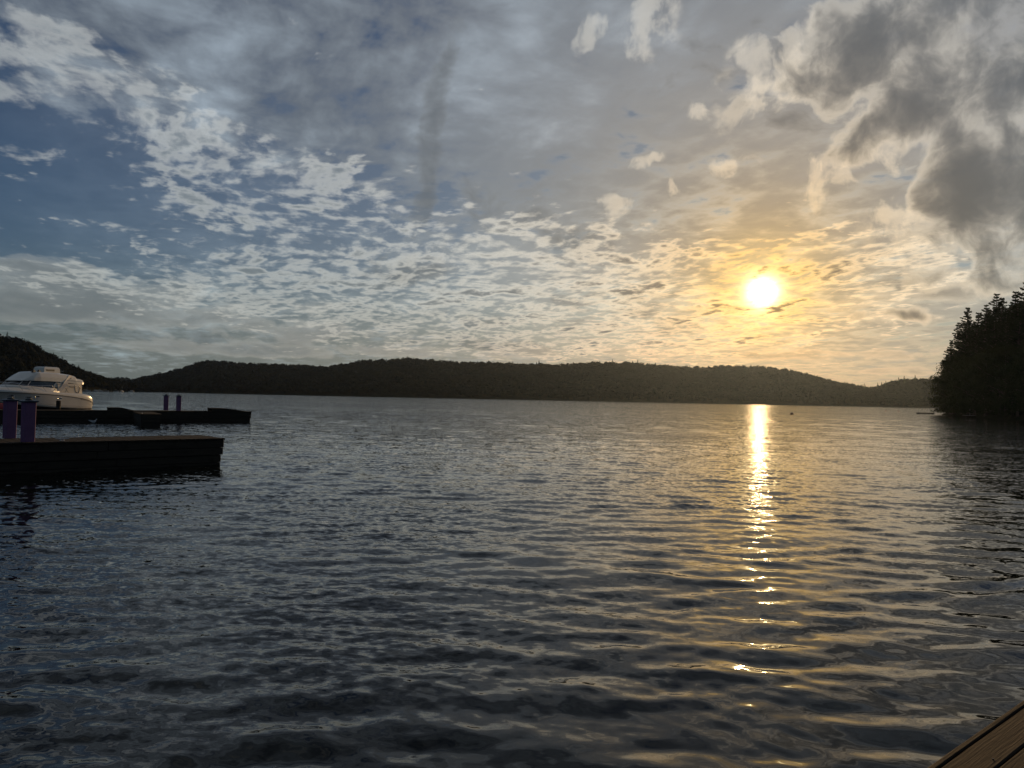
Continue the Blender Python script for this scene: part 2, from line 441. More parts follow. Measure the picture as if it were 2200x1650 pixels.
M['pile'] = mat_wood('pile_wood', (0.025, 0.02, 0.016), (0.06, 0.047, 0.036), 2, 40, 0.85)
M['purple'] = mat_speckle('purple_paint', (0.15, 0.078, 0.155), (0.19, 0.10, 0.19), 4.0, 0.75, 0.12, 0.002)
M['cap'] = mat_speckle('cap_plastic', (0.035, 0.05, 0.075), (0.055, 0.075, 0.105), 5.0, 0.4, 0.5)
M['black'] = mat_speckle('black_plastic', (0.012, 0.012, 0.013), (0.022, 0.022, 0.023), 12.0, 0.35, 0.5)
M['lens'] = mat_speckle('clear_lens', (0.6, 0.62, 0.62), (0.7, 0.7, 0.68), 12.0, 0.2, 0.5)
M['gel'] = mat_speckle('white_gelcoat', (0.62, 0.595, 0.535), (0.69, 0.665, 0.60), 0.8, 0.22, 0.5, 0.0, 0.5)
M['gelgrey'] = mat_speckle('grey_gelcoat', (0.34, 0.35, 0.37), (0.40, 0.41, 0.43), 1.5, 0.3, 0.5)
M['navy'] = mat_speckle('navy_bottom_paint', (0.008, 0.01, 0.02), (0.014, 0.016, 0.03), 3.0, 0.5, 0.4)
M['canvas'] = mat_speckle('cream_canvas', (0.56, 0.53, 0.46), (0.66, 0.62, 0.54), 2.2, 0.85, 0.2, 0.01)
M['glass'] = mat_speckle('dark_window', (0.010, 0.012, 0.016), (0.02, 0.024, 0.03), 1.2, 0.06, 0.5)
M['clearwin'] = mat_speckle('pale_window', (0.42, 0.44, 0.40), (0.55, 0.56, 0.50), 1.6, 0.12, 0.5)
M['steel'] = mat_speckle('stainless_steel', (0.62, 0.62, 0.62), (0.7, 0.7, 0.7), 9.0, 0.18, 0.5, metal=1.0)
M['rubber'] = mat_speckle('dark_rub_rail', (0.05, 0.048, 0.045), (0.08, 0.075, 0.07), 6.0, 0.5, 0.4)
M['red'] = mat_speckle('red_cover', (0.26, 0.03, 0.035), (0.34, 0.05, 0.05), 5.0, 0.6, 0.3)
M['feather'] = mat_speckle('white_feathers', (0.66, 0.66, 0.64), (0.78, 0.78, 0.76), 14.0, 0.8, 0.2)
M['greyfeather'] = mat_speckle('grey_feathers', (0.32, 0.33, 0.35), (0.42, 0.43, 0.45), 14.0, 0.8, 0.2)
M['beak'] = mat_speckle('yellow_beak', (0.5, 0.3, 0.04), (0.6, 0.38, 0.06), 30.0, 0.5, 0.3)
M['galv'] = mat_speckle('galvanised_cleat', (0.42, 0.43, 0.44), (0.55, 0.56, 0.57), 20.0, 0.4, 0.5, metal=0.6)
M['orange'] = mat_speckle('weathered_buoy', (0.10, 0.045, 0.03), (0.16, 0.07, 0.04), 6.0, 0.6, 0.3)

NOISE_DIM = '2D'
def mat_water():
    m, nt, b = material('lake_water')
    g = nt.nodes.new('ShaderNodeNewGeometry'); P = E(nt, g.outputs['Position']); Nn = E(nt, g.outputs['Normal'])
    x, y, z = sep(nt, P)
    r = (x * x + y * y)._m('SQRT')
    flat = vec(nt, x * 0.62 + y * 0.10, y, 0.0)
    open_ = r.step(5.0, 48.0)                       # the open lake is choppier than the sheltered landing
    gust = noise(nt, vec(nt, x * 0.35, y, 0.0), 0.03, 8.0, 0.66).lin(0.32, 0.68, 0.25, 1.65)
    gust2 = noise(nt, vec(nt, x * 0.4, y, 3.0), 0.35, 3.0, 0.55).lin(0.32, 0.68, 0.35, 1.5)
    c1 = vmath(nt, 'SUBTRACT', noise(nt, flat, 2.8, 3.0, 0.6, color=True), (0.5, 0.5, 0.5))
    c2 = vmath(nt, 'SUBTRACT', noise(nt, vmath(nt, 'ADD', flat, (7.3, 1.9, 4.0)), 10.5, 2.0, 0.5, color=True), (0.5, 0.5, 0.5))
    c0 = vmath(nt, 'SUBTRACT', noise(nt, vmath(nt, 'ADD', flat, (2.1, 8.4, 9.0)), 0.75, 4.0, 0.65, color=True), (0.5, 0.5, 0.5))
    a1 = open_ * gust * WAVE_OPEN
    a2 = gust2 * (open_ * 0.22 + x.step(2.5, -2.5) * 0.20 + WAVE_NEAR)
    s = vmath(nt, 'ADD', vmath(nt, 'SCALE', c1, scale=a1), vmath(nt, 'SCALE', c2, scale=a2))
    cube = vmath(nt, 'MULTIPLY', vmath(nt, 'MULTIPLY', c2, c2), c2)          # a few steep facets
    s = vmath(nt, 'ADD', s, vmath(nt, 'SCALE', cube, scale=open_ * 7.0))
    s = vmath(nt, 'MULTIPLY', s, (0.34, 1.0, 0.0))
    s = vmath(nt, 'ADD', s, vmath(nt, 'MULTIPLY', vmath(nt, 'SCALE', c0, scale=r.step(12.0, 70.0) * gust * 0.40), (0.8, 1.0, 0.0)))
    N = vmath(nt, 'NORMALIZE', vmath(nt, 'ADD', Nn, s))
    setin(nt, b, 'Base Color', (0.006, 0.0075, 0.006))
    b.inputs['IOR'].default_value = 1.333
    setin(nt, b, 'Roughness', open_ * 0.03 + 0.004)
    setin(nt, b, 'Normal', N)
    return m
WAVE_OPEN = 0.62; WAVE_NEAR = 0.19
M['water'] = mat_water()
NOISE_DIM = '3D'

# ------------------------------------------------------------------ the lake: one sheet, waves as real relief
def build_water():
    az = np.radians(np.linspace(-80, 80, 470))
    r = [1.3]
    while r[-1] < 3200: r.append(r[-1] * 1.0068 + 0.002)
    r = np.array(r); R_, A_ = np.meshgrid(r, az, indexing='ij')
    X = R_ * np.sin(A_); Y = R_ * np.cos(A_); Z = np.zeros_like(X)
    sp = np.maximum(R_ * 0.0068 + 0.002, R_ * math.radians(160 / 469))
    g = np.random.default_rng(5)
    def band(n, l0, l1, slope, spread, main):
        nonlocal Z
        per = slope / math.sqrt(n / 2)
        for i in range(n):
            lam = l0 * (l1 / l0) ** ((i + g.random()) / n)
            th = main + g.normal() * spread
            k = 2 * PI / lam; a = per / k * (0.6 + 0.8 * g.random())
            fade = np.clip((lam / sp - 2.2) / 2.0, 0, 1)
            Z += a * fade * np.sin(k * (X * math.sin(th) + Y * math.cos(th)) + g.random() * 2 * PI)
    # long gentle swell, the main wind waves running towards the landing, then chop
    band(8, 1.6, 4.5, 0.018, 0.35, math.radians(8))
    band(34, 0.42, 1.0, 0.094, 0.42, math.radians(6))
    band(40, 0.16, 0.42, 0.078, 0.55, math.radians(-4))
    calm = 0.72 + 0.28 * np.clip((R_ - 4) / 20, 0, 1)
    Z *= calm
    # steeper crests than troughs
    V = np.stack([X, Y, Z], -1).reshape(-1, 3)
    nr, na = X.shape
    i = np.arange(nr - 1)[:, None] * na + np.arange(na - 1)[None, :]
    F = np.stack([i, i + 1, i + na + 1, i + na], -1).reshape(-1, 4)[:, ::-1]
    o = link('lake_water', mesh_np('lake_water', V, F), M['water'], None, True)
    tag(o, kind='structure')
build_water()

# lake bed and country beyond, one sheet to the horizon
gb = MB(); gb.add([(-9000, -9000, -4), (9000, -9000, -4), (9000, 9000, -4), (-9000, 9000, -4)], [(0, 1, 2, 3)])
tag(gb.build('ground', M['ground']), kind='structure')

# ------------------------------------------------------------------ hills
def ico_template(level=0):
    bm = bmesh.new(); bmesh.ops.create_icosphere(bm, subdivisions=level + 1, radius=1.0)
    V = np.array([v.co[:] for v in bm.verts]); F = np.array([[v.index for v in f.verts] for f in bm.faces]); bm.free()
    return V, F
ICO0 = ico_template(0); ICO1 = ico_template(1)

def crowns(pos, rad, hgt, rng, n=30, size=0.30):
    """rounded broadleaf crowns as clouds of leaf-spray triangles with dark gaps"""
    N = len(pos)
    d = rng.normal(0, 1, (N, n, 3)); d[..., 2] = np.abs(d[..., 2]) * 1.0 - 0.25
    d /= np.linalg.norm(d, axis=-1, keepdims=True)
    lump = 1 + 0.22 * np.sin(d[..., :1] * 5 + pos[:, None, :1]) * np.sin(d[..., 1:2] * 5 + pos[:, None, 1:2])
    q = rng.uniform(0.72, 1.06, (N, n, 1)) * lump
    sc = np.stack([rad, rad * rng.uniform(0.8, 1.2, N), hgt * 0.40], -1)[:, None]
    c = d * q * sc + (pos + np.stack([np.zeros(N), np.zeros(N), hgt * 0.58], -1))[:, None]
    e1 = rng.normal(0, 1, (N, n, 3)); e1 -= d * (e1 * d).sum(-1, keepdims=True)
    e1 /= np.linalg.norm(e1, axis=-1, keepdims=True)
    e2 = np.cross(d + rng.normal(0, 0.18, d.shape), e1); e2 /= np.linalg.norm(e2, axis=-1, keepdims=True)
    w = (rad[:, None, None] * size) * rng.uniform(0.6, 1.3, (N, n, 1))
    V = np.stack([c - e1 * w - e2 * w * 0.7, c + e1 * w - e2 * w * 0.7, c + e2 * w * 1.1], 2).reshape(-1, 3)
    return V, np.arange(len(V)).reshape(-1, 3)

def conifers(pos, rad, hgt, rng, tiers=5, sides=7):
    Vs, Fs = [], []; N = len(pos); n = 0
    for t in range(tiers):
        z0 = 0.08 + 0.80 * t / tiers; z1 = z0 + 0.98 / tiers * 1.35
        rr = (1 - t / tiers) ** 0.9
        a = np.arange(sides) * 2 * PI / sides
        ring = np.stack([np.cos(a), np.sin(a), np.zeros(sides)], -1)[None] * (rad * rr)[:, None, None]
        ring = ring * rng.uniform(0.55, 1.25, (N, sides, 1))
        ring[:, :, 2] = (hgt * z0)[:, None] + rng.normal(0, 0.04, (N, sides)) * hgt[:, None]
        ap = np.stack([np.zeros(N), np.zeros(N), hgt * min(z1, 1.0)], -1)[:, None]
        V = np.concatenate([ring, ap], 1) + pos[:, None]
        F = np.array([[i, (i + 1) % sides, sides] for i in range(sides)])
        Vs.append(V.reshape(-1, 3)); Fs.append((F[None] + (np.arange(N) * (sides + 1))[:, None, None]).reshape(-1, 3) + n); n += N * (sides + 1)
    return np.concatenate(Vs), np.concatenate(Fs)

def hill(name, rows, back, tree_h, spacing, seed, con=0.25, lobes=34, pw=0.85, wide=0.44, size=0.30):
    """rows: (azimuth deg, skyline elevation deg, shore distance, ridge distance)"""
    rng = np.random.default_rng(seed)
    A = np.radians([q[0] for q in rows]); EL = np.radians([q[1] for q in rows])
    SH = np.array([q[2] for q in rows], float); RD = np.array([q[3] for q in rows], float)
    bump_n = 70
    ph = rng.random((12, 3)) * 2 * PI
    def height(a, d):
        sh, rd, el = np.interp(a, A, SH), np.interp(a, A, RD), np.interp(a, A, EL)
        zr = np.maximum(rd * np.tan(el) + EYE - tree_h * 0.86, 0.6)
        t = (d - sh) / (rd - sh)
        up = np.clip(t, 0, 1); s = up ** pw * (1 - 0.10 * np.sin(PI * up))
        dn = np.clip((d - rd) / back, 0, 1)
        x, y = d * np.sin(a), d * np.cos(a)
        rough = sum(np.sin(x * (0.010 + 0.004 * i) + ph[i, 0]) * np.sin(y * (0.012 + 0.003 * i) + ph[i, 1]) for i in range(8)) * 0.7
        return zr * s - dn * zr * 0.5 + rough * np.minimum(np.clip(t, 0, 1), 1 - np.clip(t, 0, 1)) * 2 + np.clip(t * 40, -1.5, 0.5)
    na, nt_ = 160, 40
    a = np.linspace(A[0], A[-1], na); tt = np.linspace(-0.04, 1, nt_)
    sh, rd = np.interp(a, A, SH), np.interp(a, A, RD)
    D = sh[:, None] + tt[None, :] * (rd + back - sh)[:, None]; AA = np.repeat(a[:, None], nt_, 1)
    Z = height(AA, D)
    V = np.stack([D * np.sin(AA), D * np.cos(AA), Z], -1).reshape(-1, 3)
    i = np.arange(na - 1)[:, None] * nt_ + np.arange(nt_ - 1)[None]
    F = np.stack([i, i + nt_, i + nt_ + 1, i + 1], -1).reshape(-1, 4)[:, ::-1]
    tag(link(name, mesh_np(name, V, F), M['ground'], None, True), kind='structure')
    # trees over the slope
    dm = np.interp(a, A, (SH + RD) / 2).mean()
    width = (A[-1] - A[0]) * dm; depth = (RD - SH).mean() + back * 0.5
    n = int(width * depth / spacing ** 2)
    ta = rng.uniform(A[0], A[-1], n); u = rng.random(n)
    s0, r0 = np.interp(ta, A, SH), np.interp(ta, A, RD)
    td = s0 + 1.5 + u * (r0 + back * 0.5 - s0)
    # edge rows along the shore and along the skyline
    m = int(width / spacing * 1.6)
    ea = rng.uniform(A[0], A[-1], 2 * m)
    ed = np.concatenate([np.interp(ea[:m], A, SH) + rng.uniform(0.5, spacing * 2, m), np.interp(ea[m:], A, RD) + rng.uniform(-12, 12, m)])
    ta = np.concatenate([ta, ea]); td = np.concatenate([td, ed])
    P = np.stack([td * np.sin(ta), td * np.cos(ta), height(ta, td) - 0.6], -1)
    N = len(P); hh = tree_h * rng.uniform(0.78, 1.06, N); rr = hh * rng.uniform(wide - 0.08, wide + 0.08, N)
    patchy = 0.5 + 0.5 * np.sin(P[:, 0] * 0.006 + seed) * np.sin(P[:, 1] * 0.011 + seed * 2)
    isc = rng.random(N) < con * (0.4 + 1.2 * patchy)
    V1, F1 = crowns(P[~isc], rr[~isc], hh[~isc], rng, lobes, size)
    V2, F2 = conifers(P[isc], rr[isc] * 0.75, hh[isc] * 1.12, rng)
    # closed canopy between the crowns
    na2, nt2 = 420, 70
    a2 = np.linspace(A[0], A[-1], na2); t2 = np.linspace(0.03, 1, nt2)
    D2 = np.interp(a2, A, SH)[:, None] + t2[None] * (np.interp(a2, A, RD) + back * 0.8 - np.interp(a2, A, SH))[:, None]; A2 = np.repeat(a2[:, None], nt2, 1)
    Z2 = height(A2, D2) + tree_h * 0.52 + rng.normal(0, tree_h * 0.07, A2.shape)
    V3 = np.stack([D2 * np.sin(A2), D2 * np.cos(A2), Z2], -1).reshape(-1, 3)
    i = np.arange(na2 - 1)[:, None] * nt2 + np.arange(nt2 - 1)[None]
    F3 = np.concatenate([np.stack([i, i + 1, i + nt2 + 1], -1).reshape(-1, 3), np.stack([i, i + nt2 + 1, i + nt2], -1).reshape(-1, 3)])
    V = np.concatenate([V1, V2, V3]); F = np.concatenate([F1, F2 + len(V1), F3 + len(V1) + len(V2)])
    return V, F, height

def sky_rows(pts, shore, ridge):
    """pts: surveyed skyline (bearing and elevation computed from the picture)"""
    out = []
    for i, (px, py) in enumerate(pts):
        a, e = azel(px, py); f = i / (len(pts) - 1)
        s = np.interp(f, np.linspace(0, 1, len(shore)), shore); r = np.interp(f, np.linspace(0, 1, len(ridge)), ridge)
        out.append((math.degrees(a), math.degrees(e), s, r))
    return out
FORESTS = []
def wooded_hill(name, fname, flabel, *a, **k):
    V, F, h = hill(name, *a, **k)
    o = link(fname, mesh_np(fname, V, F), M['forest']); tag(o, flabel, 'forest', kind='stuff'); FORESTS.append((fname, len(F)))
    return h

main_pts = [(215, 832), (270, 820), (300, 811), (330, 805), (380, 792), (420, 780), (445, 775), (480, 775), (540, 780), (600, 781), (700, 786), (740, 781), (780, 773),
            (830, 771), (880, 768), (950, 775), (1000, 777), (1090, 778), (1130, 782), (1160, 779), (1185, 784), (1220, 781), (1280, 776), (1350, 777),
            (1400, 781), (1450, 785), (1500, 787), (1560, 784), (1620, 786), (1680, 791), (1740, 803), (1790, 818), (1830, 825), (1880, 833), (1930, 842), (1990, 856)]
H_MAIN = wooded_hill('hill', 'hillside_forest', 'dark wooded hillside across the lake under the sunset', sky_rows(main_pts, [1350, 1050, 950, 950, 1000, 1080, 1150], [1800, 1500, 1420, 1400, 1420, 1500, 1500]), 160, 11, 8.0, 3, con=0.16)
right_pts = [(1800, 850), (1860, 838), (1885, 829), (1920, 818), (1960, 813), (2030, 811), (2100, 803), (2200, 790), (2400, 770)]
H_RIGHT = wooded_hill('hill', 'hillside_forest', 'hazy wooded rise on the far shore just left of the dark pines', sky_rows(right_pts, [1250, 1230, 1180], [1480, 1500, 1550]), 160, 11, 8.0, 4, con=0.25)
far_pts = [(100, 830), (190, 818), (225, 813), (250, 809), (275, 812), (300, 816), (340, 824), (420, 836)]
wooded_hill('hill', 'hillside_forest', 'small pale far wooded hill in the gap behind the left slope', sky_rows(far_pts, [2350, 2350], [2700, 2700]), 200, 12, 14.0, 5, con=0.3)
left_pts = [(-420, 655), (-250, 672), (-100, 695), (0, 718), (40, 727), (70, 737), (100, 755), (130, 770), (160, 786), (200, 803), (230, 813), (265, 820), (300, 825), (330, 833), (350, 838)]
LEFT_ROWS = sky_rows(left_pts, [520, 560, 640, 760, 900, 1040, 1120], [760, 800, 860, 950, 1040, 1130, 1190])
H_LEFT = wooded_hill('hill', 'hillside_forest', 'nearer dark wooded slope at left behind the white cruiser', sky_rows(left_pts, [520, 560, 640, 760, 900, 1040, 1120], [760, 800, 860, 950, 1040, 1130, 1190]), 130, 11, 6.0, 6, con=0.06, lobes=90, wide=0.42, size=0.20)

# ------------------------------------------------------------------ single trees
def pine_meshes(seed, h, r, bare=0.1, top=1.0):
    """white pine: trunk, level limbs in whorls, plates of needle tufts with gaps between"""
    g = np.random.default_rng(seed); rnd = random.Random(seed)
    lean = g.normal(0, 0.02, 2)
    def axis(z): return Vector((lean[0] * z + 0.25 * math.sin(z * 0.25 + seed), lean[1] * z + 0.2 * math.cos(z * 0.3 + seed), z))
    tr = MB(); zs = np.linspace(0, h * 0.985, 12)
    tr.tube([axis(z) for z in zs], [0.017 * h * (1 - z / h) ** 0.8 + 0.03 for z in zs], 7)
    V = []; F = []
    z = h * bare; prof = lambda t: (0.55 + 0.45 * min(1, t * 4)) * (1 - t) ** 0.75 * (1.0 if t < 0.8 else 0.95)
    lm = MB()
    while z < h * 0.99:
        t = (z / h - bare) / (1 - bare)
        nb = rnd.randint(3, 5) if t < 0.85 else rnd.randint(2, 3)
        a0 = rnd.random() * 2 * PI
        for b in range(nb):
            a = a0 + b * 2 * PI / nb + rnd.uniform(-0.5, 0.5)
            L = max(0.5, r * prof(t) * rnd.choice([0.55, 0.8, 0.95, 1.05, 1.25]))
            rise = rnd.uniform(-0.10, 0.12) + 0.45 * t * t
            base = axis(z); d = Vector((math.cos(a), math.sin(a), rise)).normalized(); side = Vector((-math.sin(a), math.cos(a), 0))
            pts = [base + d * (L * q) + Vector((0, 0, 0.10 * L * q * q)) for q in (0, 0.5, 1.0)]
            lm.tube(pts, [0.045 * L ** 0.7, 0.03 * L ** 0.7, 0.012], 4)
            nt_ = int(9 + L * 8.5)
            for k in range(nt_):
                q = rnd.uniform(0.22, 1.04); wdt = 0.34 * L * (1.05 - abs(q - 0.6)) * rnd.uniform(-1, 1)
                c = base + d * (L * q) + side * wdt + Vector((0, 0, 0.10 * L * q * q + rnd.uniform(-0.10, 0.16)))
                s = rnd.uniform(0.22, 0.46)
                for m in range(5):
                    e1 = Vector((rnd.uniform(-1, 1), rnd.uniform(-1, 1), rnd.uniform(-0.25, 0.55))).normalized()
                    e2 = e1.cross(Vector((rnd.uniform(-1, 1), rnd.uniform(-1, 1), rnd.uniform(-1, 1)))).normalized()
                    n = len(V); V += [c - e1 * s * 0.25 - e2 * s * 0.30, c - e1 * s * 0.25 + e2 * s * 0.30, c + e1 * s]
                    F.append((n, n + 1, n + 2))
        z += rnd.uniform(0.75, 1.25) * (0.9 - 0.35 * t) * h / 26
    tr.add(lm.v, lm.f)
    return tr.mesh('trunk'), mesh_np('crown', [tuple(v) for v in V], F)

def broad_meshes(seed, h, r, base=0.12):
    rnd = random.Random(seed); tr = MB(); V = []; F = []
    tr.tube([(0, 0, 0), (0.1, 0.05, h * 0.3), (0.2, -0.1, h * 0.6), (0.1, 0.1, h * 0.9)], [0.02 * h, 0.015 * h, 0.01 * h, 0.03], 7)
    for i in range(9):
        a = rnd.random() * 2 * PI; z0 = h * rnd.uniform(0.2, 0.65); L = r * rnd.uniform(0.6, 0.95)
        tr.tube([(0.1, 0, z0), (math.cos(a) * L * 0.5, math.sin(a) * L * 0.5, z0 + L * 0.45), (math.cos(a) * L, math.sin(a) * L, z0 + L * 0.7)], [0.1, 0.06, 0.02], 5)
    for i in range(190):
        a = rnd.random() * 2 * PI; zf = rnd.random() ** 0.85
        env = r * math.sqrt(max(0.03, 1 - (2 * abs(zf - 0.38) / 1.26) ** 2.2))
        q = rnd.uniform(0.35, 1.05) * env
        c = Vector((math.cos(a) * q, math.sin(a) * q, h * base + zf * h * (1 - base)))
        cr = rnd.uniform(0.5, 1.15) * r / 4.5
        for k in range(40):
            e = Vector((rnd.gauss(0, 1), rnd.gauss(0, 1), rnd.gauss(0, 0.8))).normalized() * cr * rnd.uniform(0.4, 1.0)
            p = c + e; s = rnd.uniform(0.11, 0.22)
            e1 = Vector((rnd.uniform(-1, 1), rnd.uniform(-1, 1), rnd.uniform(-1, 0.6))).normalized(); e2 = e1.orthogonal().normalized()
            n = len(V); V += [p - e1 * s, p + e2 * s * 0.6, p + e1 * s, p - e2 * s * 0.6]; F.append((n, n + 1, n + 2, n + 3))
    return tr.mesh('trunk'), mesh_np('crown', [tuple(v) for v in V], F)

PINES = [pine_meshes(21, 26, 5.6), pine_meshes(22, 26, 6.4, 0.06), pine_meshes(23, 26, 4.6, 0.14), pine_meshes(24, 26, 6.0, 0.03)]
BROADS = [broad_meshes(31, 14, 5.2, 0.05), broad_meshes(32, 16, 5.0, 0.08)]
for (tm, cm) in PINES: tm.materials.append(M['bark']); cm.materials.append(M['needles'])
for (tm, cm) in BROADS: tm.materials.append(M['bark']); cm.materials.append(M['leaves'])
def plant(name, label, cat, tmpl, loc, s, rz, group=None, sx=1.0):
    t = thing(name, label, cat, loc, rz, group); t.scale = (s * sx, s * sx, s)
    link('trunk', tmpl[0], None, t); link('crown', tmpl[1], None, t)
    return t

# wooded point on the right: land, then trees from the shore back
def point_land():
    shore = [(131, 231), (113, 203), (103, 178), (93.5, 154), (88, 132), (84, 108), (80, 85)]
    rows = []
    for i, (x, y) in enumerate(shore):
        rows.append([(x - 1.0, y + 1.0, -1.2), (x, y, 0.05), (x + 3, y + 0.5, 0.9), (x + 9, y + 1.5, 2.2), (x + 25, y + 4, 5.5), (x + 60, y + 10, 9), (x + 120, y + 20, 8)])
    # outer end wraps round
    x, y = shore[0]
    rows.insert(0, [(x + 6 + k * 18, y + 14 + k * 2, z) for k, z in enumerate((-1.2, 0.05, 0.8, 1.5, 2.5, 3, 2))])
    b = MB(); b.loft(rows, closed=False, cap0=False, cap1=False)
    o = b.build('shore_land', M['ground'], None, True); tag(o, kind='structure')
point_land()
def land_z(k): return float(np.interp(k, [0, 3, 9, 25, 60], [0.05, 0.9, 2.2, 5.5, 9]))
GP = 'trees massed on the dark wooded point'
lead = [((2083, 661), 224, PINES[1], 'tall feathery pine at the lake end of the dark wooded point, leftmost tall tip', 1.05),
        ((2136, 632), 205, PINES[0], 'tall pointed pine rising second from the lake end of the wooded point', 1.0),
        ((2043, 728), 224, PINES[2], 'slim pine at the very tip of the wooded point, left edge of the dark mass', 1.0),
        ((2058, 694), 229, PINES[0], 'pine just left of the leftmost tall tip of the wooded point', 0.9),
        ((2050, 752), 221, PINES[3], 'low spreading pine over the shore at the tip of the wooded point', 1.15),
        ((2101, 668), 216, PINES[2], 'pine between the two pointed tips of the wooded point', 1.1),
        ((2117, 652), 210, PINES[3], 'pine just left of the second pointed tip of the wooded point', 1.0),
        ((2160, 640), 200, PINES[1], 'rounded pine right of the second pointed tip of the wooded point', 1.1),
        ((2180, 622), 196, PINES[2], 'pine just left of the tallest pine of the wooded point', 1.0),
        ((2200, 603), 190, PINES[3], 'tallest pine of the wooded point, cut by the right edge', 1.0)]
for (px, py), d, tm, lab, sx in lead:
    a, e = azel(px, py); D = d; x, y = D * math.sin(a), D * math.cos(a)
    k = max(2.0, x - float(np.interp(y, [85, 108, 132, 154, 178, 203, 235], [80, 84, 88, 93.5, 103, 113, 131])))
    z = land_z(k) - 0.2; top = EYE + D * math.tan(e)
    plant('pine_tree', lab, 'tree', tm, (x, y, z), (top - z) / 26.0, a * 7, GP, sx)
rg = random.Random(91)
shore_y = [85, 108, 132, 154, 178, 203, 235]; shore_x = [80, 84, 88, 93.5, 103, 113, 131]
# picture skyline limits the height of the trees on the point
SK = [(2000, 835), (2018, 815), (2030, 760), (2040, 726), (2052, 700), (2075, 672), (2095, 668), (2110, 655), (2128, 645), (2150, 645), (2165, 642), (2180, 626), (2200, 615), (2300, 570), (2500, 500)]
SKA = [math.degrees(azel(*p)[0]) for p in SK]; SKE = [math.degrees(azel(*p)[1]) for p in SK]
cnt = 0
for row, (back, step_) in enumerate([(2.2, 3.4), (7.0, 4.6), (13.0, 6.0), (21.0, 7.0), (32.0, 9.0)]):
    y = 100.0 + row * 2
    while y < (204 if row == 0 else 222):
        x = float(np.interp(y, shore_y, shore_x)) + back + rg.uniform(-1.0, 1.5); yy = y + rg.uniform(-1.2, 1.2)
        a = math.degrees(math.atan2(x, yy)); D = math.hypot(x, yy)
        if a < 40:
            z = land_z(back) - 0.3
            top = EYE + D * math.tan(math.radians(float(np.interp(a, SKA, SKE)))) * rg.uniform(0.74, 0.92)
            if row == 0: top = min(top, z + rg.uniform(8, 15))
            hgt = top - z
            if hgt > 4:
                if row == 0 or hgt < 10:
                    i = rg.randint(0, 1); tm = BROADS[i]; base_h = (14, 16)[i]
                    s = hgt / base_h
                    plant('broadleaf_tree', 'low leafy tree in the dark mass along the shore of the wooded point', 'tree', tm, (x, yy, z), s, rg.uniform(0, 6.28), GP + ', leafy', min(1.25, max(0.8, 5.0 / (5.1 * s))))
                else:
                    tm = PINES[rg.randint(0, 3)]; s = hgt / 26.0
                    plant('pine_tree', 'pine standing in the dark mass of trees on the wooded point', 'tree', tm, (x, yy, z), s, rg.uniform(0, 6.28), GP + ', pines', rg.uniform(0.85, 1.1))
                cnt += 1
        y += step_ * rg.uniform(0.8, 1.2)
# boughs reaching out over the water at the tip of the point
plant('broadleaf_tree', 'bushy tree with low boughs over the water at the tip of the wooded point', 'tree', BROADS[0], (115.5, 204, 0.3), 0.42, 1.0, None, 1.3)

# little landing stage under the trees of the point
def landing_stage():
    t = thing('landing_stage', 'small pale landing stage at the foot of the dark trees on the wooded point', 'dock', (95.2, 160.0, 0), math.radians(69))
    for i in range(14):
        m = MB(); m.box((-3.0 + i * 0.43, -0.8, 0.46), (-3.0 + i * 0.43 + 0.41, 0.8, 0.52)); m.build('plank', M['stone'], t)
    for x in (-2.8, 0, 2.8):
        for y in (-0.7, 0.7):
            m = MB(); m.tube([(x, y, -1.2), (x, y, 0.455)], 0.08, 8); m.build('post', M['pile'], t)
    m = MB(); m.tube([(2.7, -0.6, 0.53), (2.7, -0.6, 1.9)], 0.06, 8); m.build('mooring_post', M['stone'], t)
landing_stage()

# conifers one can pick out on the skyline
small_con = []
for sd_ in (41, 42, 43):
    small_con.append(pine_meshes(sd_, 26, 5.2, 0.12))
    small_con[-1][0].materials.append(M['bark']); small_con[-1][1].materials.append(M['needles'])
CON_ORDER = (1, 2, 3, 4, 5, 6, 7, 0, 1, 0, 2, 3, 4, 5, 2, 3, 4, 1, 0)
for i, (px, py, hm, D, hf) in enumerate([(1886, 822, 17, 1440, 0), (1894, 820, 14, 1440, 0), (1903, 818, 17, 1450, 0), (1914, 816, 16, 1450, 0), (1931, 810, 17, 1460, 0), (1943, 807, 17, 1460, 0), (1966, 805, 18, 1470, 0), (1857, 823, 12, 1440, 0),
                                         (52, 727, 16, 905, 1), (16, 713, 15, 880, 1), (115, 757, 14, 960, 1), (134, 765, 12, 970, 1), (169, 783, 14, 1010, 1), (181, 791, 11, 1030, 1),
                                         (1158, 773, 15, 1400, 2), (1316, 771, 14, 1400, 2), (1370, 772, 13, 1400, 2), (930, 769, 13, 1400, 2), (444, 773, 13, 1430, 2)]):
    a, e = azel(px, py); top = EYE + D * math.tan(e)
    lab = ('conifer clear on the saddle skyline left of the wooded point', 'conifer standing above the skyline of the left wooded slope', 'conifer poking above the long hill skyline across the lake')[hf]
    ords = ('first', 'second', 'third', 'fourth', 'fifth', 'sixth', 'seventh', 'eighth')
    lab += ', ' + ords[CON_ORDER[i]] + ' from the left'
    plant('conifer_tree', lab, 'tree', small_con[i % 3], (D * math.sin(a), D * math.cos(a), top - hm), hm / 26, i * 1.3, ('saddle conifers', 'left slope conifers', 'long hill conifers')[hf], 1.0)

# ------------------------------------------------------------------ docks
def frame(corner, az_deg):
    """empty whose +X runs outwards along the dock, +Y across it, away from the viewer"""
    return corner, math.radians(90 - az_deg)

